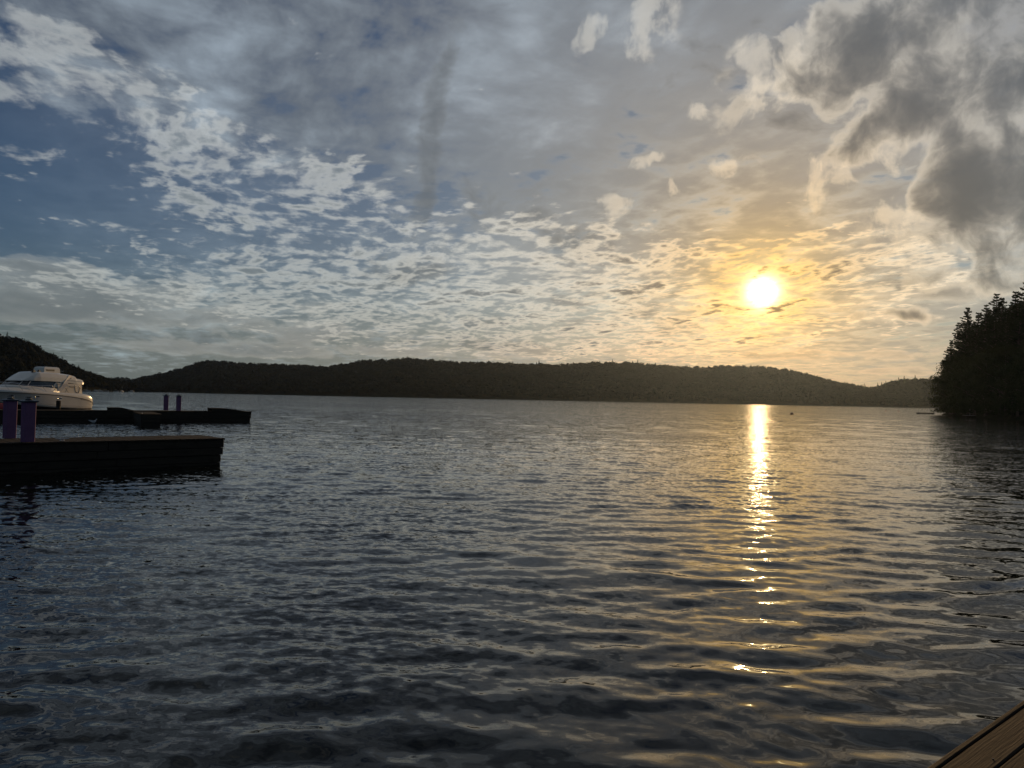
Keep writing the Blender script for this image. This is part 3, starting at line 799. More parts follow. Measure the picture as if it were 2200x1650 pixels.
def dock(name, label, corner, az_deg, length, width, z_top, plank_w, planks=True, board_h=0.24):
    (x, y), rz = frame(corner, az_deg)
    t = thing(name, label, 'dock', (x, y, 0), rz)
    rd = random.Random(int(length * 100))
    pt = 0.045
    if planks:
        variants = []
        for k in range(4):
            b = MB(); b.box((-plank_w / 2 + 0.004, -0.02 - rd.uniform(0, 0.02), -pt), (plank_w / 2 - 0.004, width + 0.02 + rd.uniform(0, 0.02), 0), 0.006); variants.append(b.mesh('plank'))
        n = int(length / plank_w)
        for i in range(n):
            o = link('plank', variants[rd.randint(0, 3)], M['deck'], t)
            o.location = (-plank_w * (i + 0.5), 0, z_top + rd.uniform(-0.003, 0.003)); o.rotation_euler = (rd.uniform(-0.002, 0.002), rd.uniform(-0.01, 0.01), 0)
    else:
        b = MB()
        for i in range(int(length / plank_w)):
            b.box((-plank_w * (i + 1) + 0.006, -0.03 - rd.uniform(0, 0.02), z_top - pt), (-plank_w * i - 0.006, width + 0.03, z_top + rd.uniform(-0.003, 0.003)))
        b.build('decking', M['deck'], t)['kind'] = 'stuff'
    # stacked side timbers, each course a board of its own with open joints
    zc = z_top - pt - 0.004; k = 0
    while zc > -0.25:
        h = board_h * (0.92 if k else 1.0); z0 = zc - h + 0.012
        inset = (0.0, 0.012, 0.05, 0.06)[min(k, 3)]
        xs = [-0.02 - inset * 1.2]
        while xs[-1] > -length: xs.append(max(-length, xs[-1] - rd.uniform(2.4, 4.0)))
        for a, b_ in zip(xs[:-1], xs[1:]):
            m = MB(); m.box((b_ + 0.006, inset, z0), (a - 0.006, inset + 0.07, zc), 0.008); m.build('side_board', M['timber'], t)
        m = MB(); m.box((-length, width - 0.07 - inset, z0), (-0.02 - inset * 1.2, width - inset, zc)); m.build('side_board', M['timber'], t)
        m = MB(); m.box((-0.08 - inset * 1.2, inset + 0.075, z0), (-0.018 - inset * 1.2, width - inset - 0.075, zc), 0.008); m.build('end_board', M['timber'], t)
        zc = z0 - 0.012; k += 1
    m = MB(); m.box((-length, 0.12, -0.4), (-0.15, width - 0.12, z_top - 0.1)); m.build('float', M['black'], t)
    return t, rz

T1, rz1 = dock('floating_dock', 'dark timber dock with plank deck at left, the nearer of two', (-8.68, 23.37), 46.2, 9.6, 1.95, 0.80, 0.145)
T2, rz2 = dock('floating_dock', 'long low dark dock in front of the white cruiser, the farther of two', (-19.15, 56.75), 54.0, 19.0, 2.0, 0.80, 0.16, planks=False)
T3, rz3 = dock('finger_dock', 'short finger dock jutting towards the viewer from the far dock', (-22.15, 46.0), 150.0 , 6.2, 1.15, 0.78, 0.16, planks=False)

def dpt(corner, az_deg, s, v):
    a = math.radians(az_deg); return (corner[0] + math.sin(a) * s - math.cos(a) * v, corner[1] + math.cos(a) * s + math.sin(a) * v)

# sloped steps on the far dock
def sloped_step(label, s, l_flat, l_all, h):
    x, y = dpt((-19.15, 56.75), 54.0, s, 0.25); t = thing('sloped_step', label, 'step', (x, y, 0.805), rz2, 'sloped timber steps on the far dock')
    n = 7; w = 1.4
    for i in range(n):
        y0, y1 = i * w / n + 0.006, (i + 1) * w / n - 0.006
        b = MB(); b.add([(0, y0, h - 0.04), (0, y1, h - 0.04), (0, y1, h), (0, y0, h), (l_flat, y0, h - 0.04), (l_flat, y1, h - 0.04), (l_flat, y1, h), (l_flat, y0, h),
                         (l_all, y0, 0), (l_all, y1, 0), (l_all, y1, 0.035), (l_all, y0, 0.035)],
                        [(0, 1, 2, 3), (3, 2, 6, 7), (7, 6, 10, 11), (0, 4, 5, 1), (4, 8, 9, 5), (8, 11, 10, 9), (0, 3, 7, 4), (4, 7, 11, 8), (1, 5, 6, 2), (5, 9, 10, 6)])
        b.build('plank', M['deck'], t)
    b = MB()
    for yy in (0.03, w - 0.08):
        b.add([(0.03, yy, 0), (0.03, yy + 0.05, 0), (0.03, yy, h - 0.045), (0.03, yy + 0.05, h - 0.045), (l_flat, yy, h - 0.045), (l_flat, yy + 0.05, h - 0.045), (l_all - 0.15, yy, 0), (l_all - 0.15, yy + 0.05, 0)],
              [(0, 2, 4, 6), (1, 7, 5, 3), (0, 1, 3, 2), (2, 3, 5, 4), (4, 5, 7, 6), (0, 6, 7, 1)])
    b.build('side_frame', M['timber'], t)
sloped_step('low sloped timber step on the far dock behind the finger dock', -9.35, 0.75, 1.45, 0.20)
sloped_step('low sloped timber step at the lake end of the far dock', -2.75, 1.0, 2.3, 0.21)

# purple square posts with caps and lamps
def purple_post(label, xy, rz, w=0.27, h=1.02, z=0.803, lamp=True):
    t = thing('purple_post', label, 'post', (xy[0], xy[1], z), rz, 'purple dock posts')
    a, b_ = w / 2 * 0.95, w / 2
    e = 0.018
    def ring(r, zz): return [(-r + e, -r, zz), (r - e, -r, zz), (r, -r + e, zz), (r, r - e, zz), (r - e, r, zz), (-r + e, r, zz), (-r, r - e, zz), (-r, -r + e, zz)]
    m = MB(); m.loft([ring(a, 0), ring(b_, h)]); m.build('shaft', M['purple'], t)
    m = MB(); m.loft([ring(b_ + 0.015, h + 0.002), ring(b_ + 0.045, h + 0.022), ring(b_ + 0.05, h + 0.045), ring(b_ * 0.55, h + 0.075)]); c = m.build('cap', M['cap'], t)
    if lamp:
        m = MB(); m.tube([(0, 0, h + 0.07), (0, 0, h + 0.098)], 0.085, 12); l = m.build('lamp', M['black'], t)
        m = MB(); m.tube([(0, 0, h + 0.099), (0, 0, h + 0.125)], 0.055, 12); m.build('lens', M['lens'], l)
        m = MB(); m.loft([[(0.1 * math.cos(q), 0.1 * math.sin(q), h + 0.126) for q in np.arange(12) * PI / 6], [(0.075 * math.cos(q), 0.075 * math.sin(q), h + 0.150) for q in np.arange(12) * PI / 6]]); m.build('lamp_top', M['black'], l)
    else:
        m = MB(); m.loft([[(rr * math.cos(q), rr * math.sin(q), zz) for q in np.arange(12) * PI / 6] for rr, zz in ((0.12, h + 0.07), (0.10, h + 0.10), (0.05, h + 0.125))]); m.build('lamp', M['black'], t)
    return t
purple_post('purple square post at the near edge of the near dock', (-12.56, 20.02), rz1 + 0.2)
purple_post('purple square post at the far edge of the near dock, by the left frame edge', (-13.86, 21.28), rz1 + 0.2)
purple_post('purple post on the far dock with a flat lamp, left of the pair', (-24.95, 55.55), rz2 + 0.15)
purple_post('purple post on the far dock with a round cap, right of the pair', (-23.45, 54.20), rz2 + 0.15, lamp=False)

# cleat on the near dock
def cleat(label, xy, z, rz, s=1.0):
    t = thing('dock_cleat', label, 'cleat', (xy[0], xy[1], z), rz); t.scale = (s, s, s)
    m = MB(); m.box((-0.06, -0.025, 0), (0.06, 0.025, 0.012), 0.004); m.build('base', M['galv'], t)
    m = MB(); m.tube([(-0.035, 0, 0.01), (-0.03, 0, 0.05)], 0.014, 8); m.tube([(0.035, 0, 0.01), (0.03, 0, 0.05)], 0.014, 8); m.build('leg', M['galv'], t)
    m = MB(); m.tube([(-0.15, 0, 0.062), (-0.09, 0, 0.056), (0, 0, 0.052), (0.09, 0, 0.056), (0.15, 0, 0.062)], [0.008, 0.014, 0.018, 0.014, 0.008], 8); m.build('horn', M['galv'], t)
cleat('pale metal cleat on the deck of the near dock', dpt((-8.68, 23.37), 46.2, -4.35, 0.16), 0.806, rz1, 1.1)
cleat('metal cleat on the finger dock', dpt((-22.15, 46.0), 150.0, -0.6, 0.12), 0.786, rz3, 1.0)

# wooden pile standing in the water before the far dock
def pile(label, xy, top, r):
    t = thing('mooring_pile', label, 'pile', (xy[0], xy[1], -0.6))
    rr = random.Random(3)
    rings = []
    for z in (0, 0.6, 1.2, 1.7, top + 0.6):
        rings.append([(r * (1 + rr.uniform(-.05, .05)) * math.cos(q), r * (1 + rr.uniform(-.05, .05)) * math.sin(q), z) for q in np.arange(12) * PI / 6])
    rings.append([(p[0] * 0.8, p[1] * 0.8, p[2] + 0.05) for p in rings[-1]])
    m = MB(); m.loft(rings); m.build('shaft', M['pile'], t)
    m = MB(); m.tube([(0, 0, top + 0.20), (0, 0, top + 0.24)], r * 1.06, 12); m.build('band', M['black'], t)
pile('dark wooden pile in front of the far dock, right of the purple posts', (-30.15, 51.2), 1.36, 0.135)

# ------------------------------------------------------------------ landing under the viewer: boards run along the edge
def landing():
    az = 50.0; a = math.radians(az); ex, ey = 1.63, 3.0
    t = thing('landing_dock', 'brown plank landing at the bottom right corner', 'dock', (ex, ey, 0), math.radians(90 - az))
    z = 0.8; rd = random.Random(12)
    # local +X along the edge, -Y towards the viewer
    def board(name, y0, y1, z0, z1, x0, x1, mat, bev, wob):
        n = 46; V = []; rings = []
        for i in range(n + 1):
            x = x0 + (x1 - x0) * i / n
            w0 = wob * (math.sin(x * 7 + y0 * 40) * 0.5 + rd.uniform(-0.5, 0.5)); w1 = wob * (math.sin(x * 5 + y1 * 30) * 0.5 + rd.uniform(-0.5, 0.5))
            rings.append([(x, y0 + w0 + bev, z0), (x, y1 + w1 - bev, z0), (x, y1 + w1, z0 + bev), (x, y1 + w1, z1 - bev), (x, y1 + w1 - bev, z1 + wob * rd.uniform(-.3, .3)),
                          (x, y0 + w0 + bev, z1 + wob * rd.uniform(-.3, .3)), (x, y0 + w0, z1 - bev), (x, y0 + w0, z0 + bev)])
        m = MB(); m.loft(rings); return m.build(name, mat, t)
    board('edge_strip', -0.024, 0.0, z - 0.03, z + 0.001, -3, 6, M['deck_x'], 0.004, 0.0012)
    y = -0.030
    for i in range(14):
        w = 0.136; board('plank', y - w, y, z - 0.038, z + rd.uniform(-0.002, 0.002), -3, 6, M['deck_x'], 0.006, 0.0010); y -= w + 0.007
        # nail heads
        for xq in (-0.9, 0.3, 1.5, 2.7):
            m = MB(); m.tube([(xq, y + w * 0.5 - 0.03, z - 0.004), (xq, y + w * 0.5 - 0.03, z + 0.0025)], 0.0035, 8); m.build('nail', M['black'], t)
    m = MB(); m.box((-3, -0.06, 0.42), (6, -0.012, z - 0.042)); m.build('fascia', M['timber'], t)
    for xq in (-2.4, -0.6, 1.2, 3.0, 4.8):
        m = MB(); m.box((xq, -2.0, z - 0.24), (xq + 0.09, -0.062, z - 0.043)); m.build('joist', M['timber'], t)
    for xq in (-2.2, 1.9, 5.2):
        m = MB(); m.tube([(xq, -0.2, -1.5), (xq, -0.2, z - 0.25)], 0.11, 12); m.build('pile', M['pile'], t)
landing()

# ------------------------------------------------------------------ white cabin cruiser moored beyond the far dock
def cruiser():
    phi = math.radians(8)
    S = Vector((-46.8, 86.22)); nr = Vector((math.cos(phi), -math.sin(phi)))
    c = S - nr * 1.75
    # local +X towards the bow, +Y towards the viewer's side
    bx = Vector((-math.sin(phi), -math.cos(phi)))
    t = thing('cabin_cruiser', 'white cabin cruiser with hardtop and cream canvas, moored behind the far dock', 'boat', (c.x, c.y, 0), math.atan2(bx.y, bx.x))
    t.scale = (1.22, 1, 1)
    st = [-0.32, -0.2, 0.0, 0.2, 0.5, 1.0, 1.8, 3.0, 4.5, 6.0, 7.5, 8.6, 9.6, 10.4, 11.1, 11.7, 12.1, 12.35]
    zr = np.interp(st, [-0.32, -0.2, 0.15, 0.5, 1.0, 1.8, 3.5, 5.5, 8, 10.4, 12.35], [0.44, 0.56, 0.76, 0.92, 1.05, 1.20, 1.42, 1.58, 1.69, 1.75, 1.86])
    zd = np.interp(st, [-0.32, -0.2, 0.0, 0.2, 0.5, 1.0, 1.8, 3.5, 5.5, 8, 10.4, 12.35], [0.52, 0.92, 1.22, 1.38, 1.52, 1.62, 1.69, 1.76, 1.83, 1.92, 2.0, 2.08])
    hb = np.interp(st, [-0.32, -0.2, 0, 0.2, 0.5, 1.0, 1.8, 5, 6.5, 7.5, 8.6, 9.6, 10.4, 11.1, 11.7, 12.1, 12.35], [1.28, 1.44, 1.58, 1.67, 1.74, 1.80, 1.84, 1.84, 1.82, 1.76, 1.60, 1.34, 1.05, 0.74, 0.44, 0.20, 0.04])
    cb = np.interp(st, [-0.32, 0, 1, 5, 6.5, 7.5, 8.6, 9.6, 10.4, 11.1, 11.7, 12.35], [1.15, 1.5, 1.66, 1.68, 1.55, 1.38, 1.10, 0.80, 0.52, 0.30, 0.14, 0.02])
    zc = np.interp(st, [-0.3, 2, 3.7, 6.2, 9, 11, 12.35], [0.04, 0.06, 0.13, 0.32, 0.62, 0.95, 1.35])
    zk = np.interp(st, [-0.3, 0, 8, 9.6, 10.4, 11.1, 11.7, 12.35], [-0.35, -0.5, -0.55, -0.5, -0.3, 0.05, 0.55, 1.30])
    def side(i, k, n=7):                   # hull side from chine to rub rail, flared forward
        f = np.linspace(0, 1, n); fl = np.interp(st[i], [5, 10.5], [1.0, 1.7])
        return [(st[i], k * (cb[i] + (hb[i] - cb[i]) * q ** fl), zc[i] + (zr[i] - zc[i]) * q) for q in f]
    rings = [side(i, 1)[::-1] + [(st[i], 0.0, max(zc[i] - 0.05, zk[i]))] + side(i, -1) for i in range(len(st))]
    m = MB(); m.loft(rings, closed=False, cap0=True, cap1=False); hull = m.build('hull', M['gel'], t, True)
    m = MB(); m.loft([[(st[i], -cb[i] - 0.004, zc[i] + 0.02), (st[i], -cb[i] * 0.985, zc[i] - 0.03), (st[i], 0, zk[i] - 0.02), (st[i], cb[i] * 0.985, zc[i] - 0.03), (st[i], cb[i] + 0.004, zc[i] + 0.02)] for i in range(len(st))], closed=False, cap0=True, cap1=False)
    m.build('bottom_paint', M['navy'], t, False)
    for k in (1, -1):
        m = MB(); m.tube([(st[i], k * (hb[i] + 0.012), zr[i]) for i in range(len(st))], 0.035, 6); m.build('rub_rail', M['rubber'], t, True)
        m = MB(); m.tube([(st[i], k * (cb[i] + (hb[i] - cb[i]) * 0.22 ** np.interp(st[i], [5, 10.5], [1.0, 1.7]) + 0.004), zc[i] + (zr[i] - zc[i]) * 0.22) for i in range(2, len(st) - 2)], 0.009, 4); m.build('pinstripe', M['rubber'], t)
    # moulded deck: gunwale, side deck, camber
    crown = np.interp(st, [-0.32, 0.2, 1.5, 4.5, 6, 8.5, 10.4, 12.35], [0.02, 0.06, 0.10, 0.12, 0.25, 0.40, 0.28, 0.06])
    dr = []
    for i in range(len(st)):
        h = hb[i]; R = []
        for yy, zz in ((1.0, zr[i] + 0.02), (1.0, zr[i] + (zd[i] - zr[i]) * 0.55), (0.985, zr[i] + (zd[i] - zr[i]) * 0.85), (0.95, zd[i]), (0.84, zd[i] + crown[i] * 0.15), (0.72, zd[i] + crown[i] * 0.72), (0.4, zd[i] + crown[i] * 0.93), (0, zd[i] + crown[i])):
            R.append((h * yy, zz))
        dr.append([(st[i], y, z) for y, z in R] + [(st[i], -y, z) for y, z in R[-2::-1]])
    m = MB(); m.loft(dr, closed=False, cap0=True, cap1=True); m.build('deck', M['gel'], t, True)
    # cabin trunk under the windscreen
    ts = [9.6, 8.9, 8.3, 7.6, 6.5, 5.2, 4.2]
    th_ = np.interp(ts, [4.2, 5.2, 7.6, 8.3, 8.9, 9.6], [2.30, 2.34, 2.42, 2.46, 2.42, 2.28]); tw = np.interp(ts, [4.2, 7.6, 8.9, 9.6], [1.46, 1.36, 1.05, 0.7])
    m = MB(); m.loft([[(x, -w - 0.10, 1.75), (x, -w, z - 0.10), (x, -w + 0.10, z), (x, 0, z + 0.05), (x, w - 0.10, z), (x, w, z - 0.10), (x, w + 0.10, 1.75)] for x, z, w in zip(ts, th_, tw)], closed=False); m.build('cabin_trunk', M['gel'], t, True)
    # windscreen band: raked front and sides, dark
    def band(x0, x1, w0, w1, zlo, zhi, n=1):
        return None
    lo = [(4.9, 1.40, 2.30), (6.4, 1.36, 2.35), (7.6, 1.26, 2.42), (8.25, 0.95, 2.47), (8.45, 0.0, 2.50)]
    hi = [(4.35, 1.30, 2.90), (6.1, 1.28, 2.90), (7.2, 1.18, 2.90), (7.75, 0.88, 2.92), (7.9, 0.0, 2.93)]
    L = lo + [(x, -y, z) for x, y, z in lo[-2::-1]]; Hh = hi + [(x, -y, z) for x, y, z in hi[-2::-1]]
    m = MB(); m.loft([L, Hh], closed=False, cap0=False, cap1=False); m.build('windscreen', M['glass'], t)
    for k in (1, -1):                      # white frame posts between the panes
        for (a, b_) in ((0, 0), (2, 2), (3, 3)):
            p, q = lo[a], hi[b_]; m = MB(); m.tube([(p[0], k * (p[1] + 0.015), p[2]), (q[0], k * (q[1] + 0.015), q[2])], 0.03 if a else 0.07, 6); m.build('window_post', M['gel'], t)
        m = MB(); m.add([(4.72, k * 1.425, 2.36), (4.12, k * 1.425, 2.34), (3.72, k * 1.345, 2.84), (4.26, k * 1.335, 2.85)], [(0, 1, 2, 3)]); m.build('side_window', M['clearwin'], t)
        m = MB(); m.tube([(3.66, k * 1.36, 2.86), (4.08, k * 1.44, 2.32), (4.74, k * 1.44, 2.34)], 0.035, 6); m.build('window_frame', M['glass'], t)
    # hardtop
    xs = [7.95, 7.8, 7.4, 6.9, 6.45, 6.2, 5.0, 4.0, 2.6, 2.0, 1.86, 1.15, 0.95, 0.88]
    zcn = np.interp(xs, [0.88, 0.95, 1.15, 1.86, 2.0, 2.6, 4, 6.2, 6.45, 6.9, 7.4, 7.8, 7.95], [3.02, 3.22, 3.30, 3.40, 3.62, 3.74, 3.86, 3.90, 3.84, 3.58, 3.26, 3.03, 2.93])
    zed = np.interp(xs, [0.88, 1.2, 2, 3, 5, 7.95], [2.74, 2.64, 2.72, 2.82, 2.90, 2.90]); hw = np.interp(xs, [0.88, 1.0, 1.4, 2.2, 6, 7.2, 7.8, 7.95], [1.22, 1.32, 1.38, 1.40, 1.38, 1.26, 1.0, 0.92])
    rr = []
    for x, zt, ze, w in zip(xs, zcn, zed, hw):
        R = [(w - 0.05, ze), (w, ze + 0.04), (w * 0.985, ze + (zt - ze) * 0.45), (w * 0.90, ze + (zt - ze) * 0.86), (w * 0.74, zt - 0.03), (w * 0.4, zt), (0, zt + 0.01)]
        rr.append([(x, y, z) for y, z in R] + [(x, -y, z) for y, z in R[-2::-1]])
    m = MB(); m.loft(rr); ht = m.build('hardtop', M['gel'], t)
    m = MB(); m.loft([[(x, w + 0.004, ze + 0.0), (x, w + 0.012, ze + 0.045), (x, w - 0.02, ze + 0.06), (x, w - 0.03, ze)] for x, ze, w in zip(xs[2:8], zed[2:8], hw[2:8])]); m.build('trim', M['glass'], ht)
    for k in (1, -1):                      # crease lines on the aft canvas roll
        m = MB(); m.tube([(3.2, k * 1.43, 3.12), (2.2, k * 1.42, 3.06), (1.3, k * 1.36, 2.98), (0.93, k * 1.2, 2.93)], 0.012, 5); m.build('seam', M['rubber'], ht)
        m = MB(); m.tube([(2.75, k * 1.34, 3.30), (2.62, k * 1.34, 3.30)], 0.04, 8); m.build('side_light', M['black'], ht)
    # box on the roof with a dark slot
    m = MB()
    m.loft([[(x, y, z) for x, y in ((x0, -w), (x1, -w), (x1, w), (x0, w))] for x0, x1, w, z in ((3.25, 5.15, 0.62, 3.80), (3.28, 5.13, 0.61, 4.26), (3.36, 5.05, 0.56, 4.42), (3.55, 4.86, 0.46, 4.47))]); box_ = m.build('roof_box', M['gel'], t)
    for k in (1, -1):
        m = MB(); m.box((3.95, k * 0.612 - 0.02, 4.02), (4.9, k * 0.612 + 0.02, 4.20)); m.build('vent_slot', M['black'], box_)
    for x in (6.35, 5.75):
        m = MB(); m.loft([[(x - 0.16, 0.5, 3.78), (x + 0.18, 0.5, 3.78), (x + 0.18, 0.75, 3.78), (x - 0.16, 0.75, 3.78)], [(x - 0.14, 0.52, 3.95), (x + 0.10, 0.52, 3.98), (x + 0.10, 0.73, 3.98), (x - 0.14, 0.73, 3.95)], [(x - 0.02, 0.56, 4.08), (x + 0.06, 0.56, 4.10), (x + 0.06, 0.69, 4.10), (x - 0.02, 0.69, 4.08)]]); m.build('roof_light', M['black'], t)
    m = MB(); m.tube([(2.9, 0.0, 3.78), (2.6, 0.0, 4.05), (2.2, 0.0, 4.1)], 0.012, 5); m.build('antenna', M['steel'], t)
    # raked arch
    for k in (1, -1):
        m = MB(); m.loft([[(4.55, k * 1.52, 1.84), (4.05, k * 1.52, 1.80), (4.05, k * 1.42, 1.80), (4.55, k * 1.42, 1.84)], [(3.72, k * 1.50, 2.75), (3.18, k * 1.50, 2.75), (3.18, k * 1.40, 2.75), (3.72, k * 1.40, 2.75)], [(2.86, k * 1.30, 3.66), (2.40, k * 1.28, 3.62), (2.40, k * 1.15, 3.62), (2.86, k * 1.16, 3.66)]]); m.build('arch_leg', M['gelgrey'], t)
    # canvas enclosure over the cockpit
    cx = [4.35, 3.6, 2.6, 1.7, 1.2, 1.08]; cw = [1.44, 1.44, 1.42, 1.38, 1.28, 1.15]
    m = MB(); m.loft([[(x, -w - 0.10, 1.68), (x, -w, 2.75), (x, w, 2.75), (x, w + 0.10, 1.68)] for x, w in zip(cx, cw)]); cv = m.build('canvas', M['canvas'], t)
    for k in (1, -1):
        def yy(x, z): return k * (float(np.interp(x, cx[::-1], cw[::-1])) + 0.10 * (2.75 - z) / 1.07 + 0.008)
        def strip(pts, r, nm='zip', mat='black'):
            m = MB(); m.tube([(x, yy(x, z), z) for x, z in pts], r, 5); m.build(nm, M[mat], cv)
        strip([(2.22, 2.62), (2.20, 2.2), (2.16, 1.9), (2.02, 1.78)], 0.035)
        strip([(1.62, 2.60), (1.60, 2.35), (1.66, 2.0), (1.82, 1.80), (2.02, 1.76)], 0.030)
        strip([(4.3, 2.66), (3.2, 2.60), (2.2, 2.56), (1.25, 2.52)], 0.014, 'seam', 'rubber')
        strip([(3.5, 2.3), (3.3, 2.1), (3.1, 1.78)], 0.012, 'seam', 'rubber'); strip([(3.2, 2.3), (3.34, 2.05), (3.5, 1.8)], 0.010, 'seam', 'rubber')
        strip([(1.62, 2.35), (1.35, 2.2), (1.15, 1.9)], 0.012, 'seam', 'rubber')
        m = MB(); m.tube([(2.9, yy(2.9, 2.42) , 2.42), (2.35, yy(2.35, 2.4), 2.40)], 0.05, 6); m.build('pocket', M['rubber'], cv)
    # portholes in the hull, moored fenders, registration marks
    def hull_y(x, f):
        i = np.interp(x, st, range(len(st))); fl = np.interp(x, [5, 10.5], [1.0, 1.7])
        return float(np.interp(x, st, cb) + (np.interp(x, st, hb) - np.interp(x, st, cb)) * f ** fl), float(np.interp(x, st, zc) + (np.interp(x, st, zr) - np.interp(x, st, zc)) * f)
    for k in (1, -1):
        for x in (4.4, 6.9, 9.2):
            y0, z0 = hull_y(x, 0.76)
            pts = [(x + 0.24 * math.cos(q), z0 + 0.085 * math.sin(q)) for q in np.arange(16) * PI / 8]
            m = MB(); m.loft([[(px, k * (hull_y(px, 0.76)[0] - 0.01), pz) for px, pz in pts], [(px, k * (hull_y(px, 0.76)[0] + 0.012), pz) for px, pz in pts]]); ph = m.build('porthole', M['glass'], t)
            m = MB(); m.tube([(px, k * (hull_y(px, 0.76)[0] + 0.012), pz) for px, pz in pts + pts[:1]], 0.016, 5); m.build('porthole_rim', M['steel'], ph)
        marks = [(1.86, 0.16), (1.62, 0.13), (1.44, 0.06), (1.33, 0.13), (1.14, 0.10), (0.98, 0.10), (0.84, 0.12)]
        for x, l in marks:
            y0, z0 = hull_y(x, 0.90); y1, z1 = hull_y(x - l, 0.90)
            m = MB(); m.add([(x, k * (y0 + 0.008), z0 - 0.04), (x - l, k * (y1 + 0.008), z1 - 0.04), (x - l, k * (y1 + 0.008), z1 + 0.035), (x, k * (y0 + 0.008), z0 + 0.035)], [(0, 1, 2, 3)]); m.build('registration_mark', M['navy'], t)
    m = MB(); m.box((6.2, 1.66, 1.84), (6.75, 1.70, 1.875)); m.build('deck_vent', M['black'], t)
    # bow rail
    for k in (1, -1):
        rp = []
        for x in (4.6, 5.6, 6.8, 8.0, 9.2, 10.4, 11.4, 12.1, 12.5):
            w = float(np.interp(x, st, hb)) * 0.93 if x < 12.3 else 0.12; z = float(np.interp(x, st, zd))
            rp.append((x, k * w, z + (0.55 if x > 5 else 0.10) + 0.18 * (x > 8)))
        rp[1] = (5.3, rp[1][1], rp[1][2] + 0.12)
        m = MB(); m.tube(rp, 0.016, 6); br = m.build('bow_rail', M['steel'], t)
        for x in (5.9, 7.1, 8.3, 9.5, 10.7, 11.7):
            w = float(np.interp(x, st, hb)) * 0.93; z = float(np.interp(x, st, zd)); x1 = x + 0.5
            zt = float(np.interp(x1, [p[0] for p in rp], [p[2] for p in rp])); wt = abs(float(np.interp(x1, [p[0] for p in rp], [p[1] for p in rp])))
            m = MB(); m.tube([(x, k * w, z), (x1, k * wt, zt)], 0.014, 6); m.build('stanchion', M['steel'], br)
        m = MB(); m.tube([(4.6, k * 1.62, 1.92), (3.3, k * 1.62, 2.60), (1.3, k * 1.45, 2.5)], 0.014, 6); m.build('hand_rail', M['steel'], t)
    # bathing platform
    m = MB(); m.loft([[(-0.28, -1.25, z), (-0.28, 1.25, z), (-0.62, 1.1, z), (-0.74, 0.7, z), (-0.74, -0.7, z), (-0.62, -1.1, z)] for z in (0.34, 0.44)]); m.build('swim_platform', M['gel'], t)
    m = MB(); m.tube([(-0.3, 0.9, 0.1), (-0.5, 0.9, 0.34)], 0.04, 6); m.tube([(-0.3, -0.9, 0.1), (-0.5, -0.9, 0.34)], 0.04, 6); m.build('platform_bracket', M['steel'], t)
cruiser()

# ------------------------------------------------------------------ small far boats, raft, buoys, gull
def far_boat(label, px, D, kind, L=7.0, rz=0.0):
    a = azel(px, 838)[0]; D = float(np.interp(math.degrees(a), [q[0] for q in LEFT_ROWS], [q[2] for q in LEFT_ROWS])) - 30; t = thing('moored_boat', label, 'boat', (D * math.sin(a), D * math.cos(a), 0), rz, 'white boats moored off the left shore')
    xs = np.array([-0.5, -0.3, 0.1, 0.35, 0.5]) * L; hb = np.array([0.13, 0.15, 0.15, 0.09, 0.01]) * L
    m = MB(); m.loft([[(x, -h, 0.95 + 0.15 * (x > 0)), (x, -h * 0.7, 0.1), (x, 0, -0.3), (x, h * 0.7, 0.1), (x, h, 0.95 + 0.15 * (x > 0))] for x, h in zip(xs, hb)]); m.build('hull', M['gel'], t, False)
    if kind == 'cabin':
        m = MB(); m.loft([[(x, -w, 0.95), (x, -w * 0.9, z), (x, w * 0.9, z), (x, w, 0.95)] for x, w, z in ((-0.18 * L, 0.11 * L, 1.9), (0.1 * L, 0.11 * L, 2.0), (0.28 * L, 0.07 * L, 1.2))]); m.build('cabin', M['gel'], t)
        m = MB(); m.box((-0.17 * L, -0.112 * L, 1.4), (0.08 * L, 0.112 * L, 1.75)); m.build('window', M['glass'], t)
    elif kind == 'sail':
        m = MB(); m.tube([(0.05 * L, 0, 0.9), (0.05 * L, 0, 6.0)], 0.07, 6); m.build('mast', M['gel'], t)
        m = MB(); m.tube([(0.05 * L, 0, 1.7), (-0.4 * L, 0, 1.8)], 0.16, 6); m.build('furled_sail', M['canvas'], t)
        m = MB(); m.loft([[(x, -0.09 * L, 0.95), (x, -0.07 * L, 1.5), (x, 0.07 * L, 1.5), (x, 0.09 * L, 0.95)] for x in (-0.1 * L, 0.2 * L)]); m.build('cabin', M['gel'], t)
    else:
        m = MB(); m.loft([[(x, -0.12 * L, 2.5), (x, 0.12 * L, 2.5), (x, 0.11 * L, 2.62), (x, -0.11 * L, 2.62)] for x in (-0.3 * L, 0.1 * L)]); m.build('canopy', M['canvas'], t)
        m = MB()
        for x in (-0.28 * L, 0.08 * L):
            for y in (-0.11 * L, 0.11 * L): m.tube([(x, y, 0.9), (x, y, 2.5)], 0.03, 5)
        m.build('canopy_frame', M['steel'], t)
far_boat('leftmost tiny white boat moored off the far left shore', 186, 930, 'sail', 7, 0.5)
far_boat('low white runabout moored off the left shore, second from the left', 205, 930, 'cabin', 6.5, 1.0)
far_boat('white cabin boat moored off the left shore, third from the left', 212.5, 945, 'cabin', 8, 0.3)
far_boat('white boat with a raised canopy moored off the left shore', 227, 950, 'canopy', 6.5, 0.2)
far_boat('tiny pale boat moored right of the canopy boat', 250, 985, 'canopy', 5.5, 0.9)
far_boat('small upright pale boat moored off the left shore, second from the right', 262, 990, 'sail', 6, 1.4)
far_boat('rightmost tiny white boat moored off the left shore', 283, 1000, 'cabin', 7.5, 1.2)

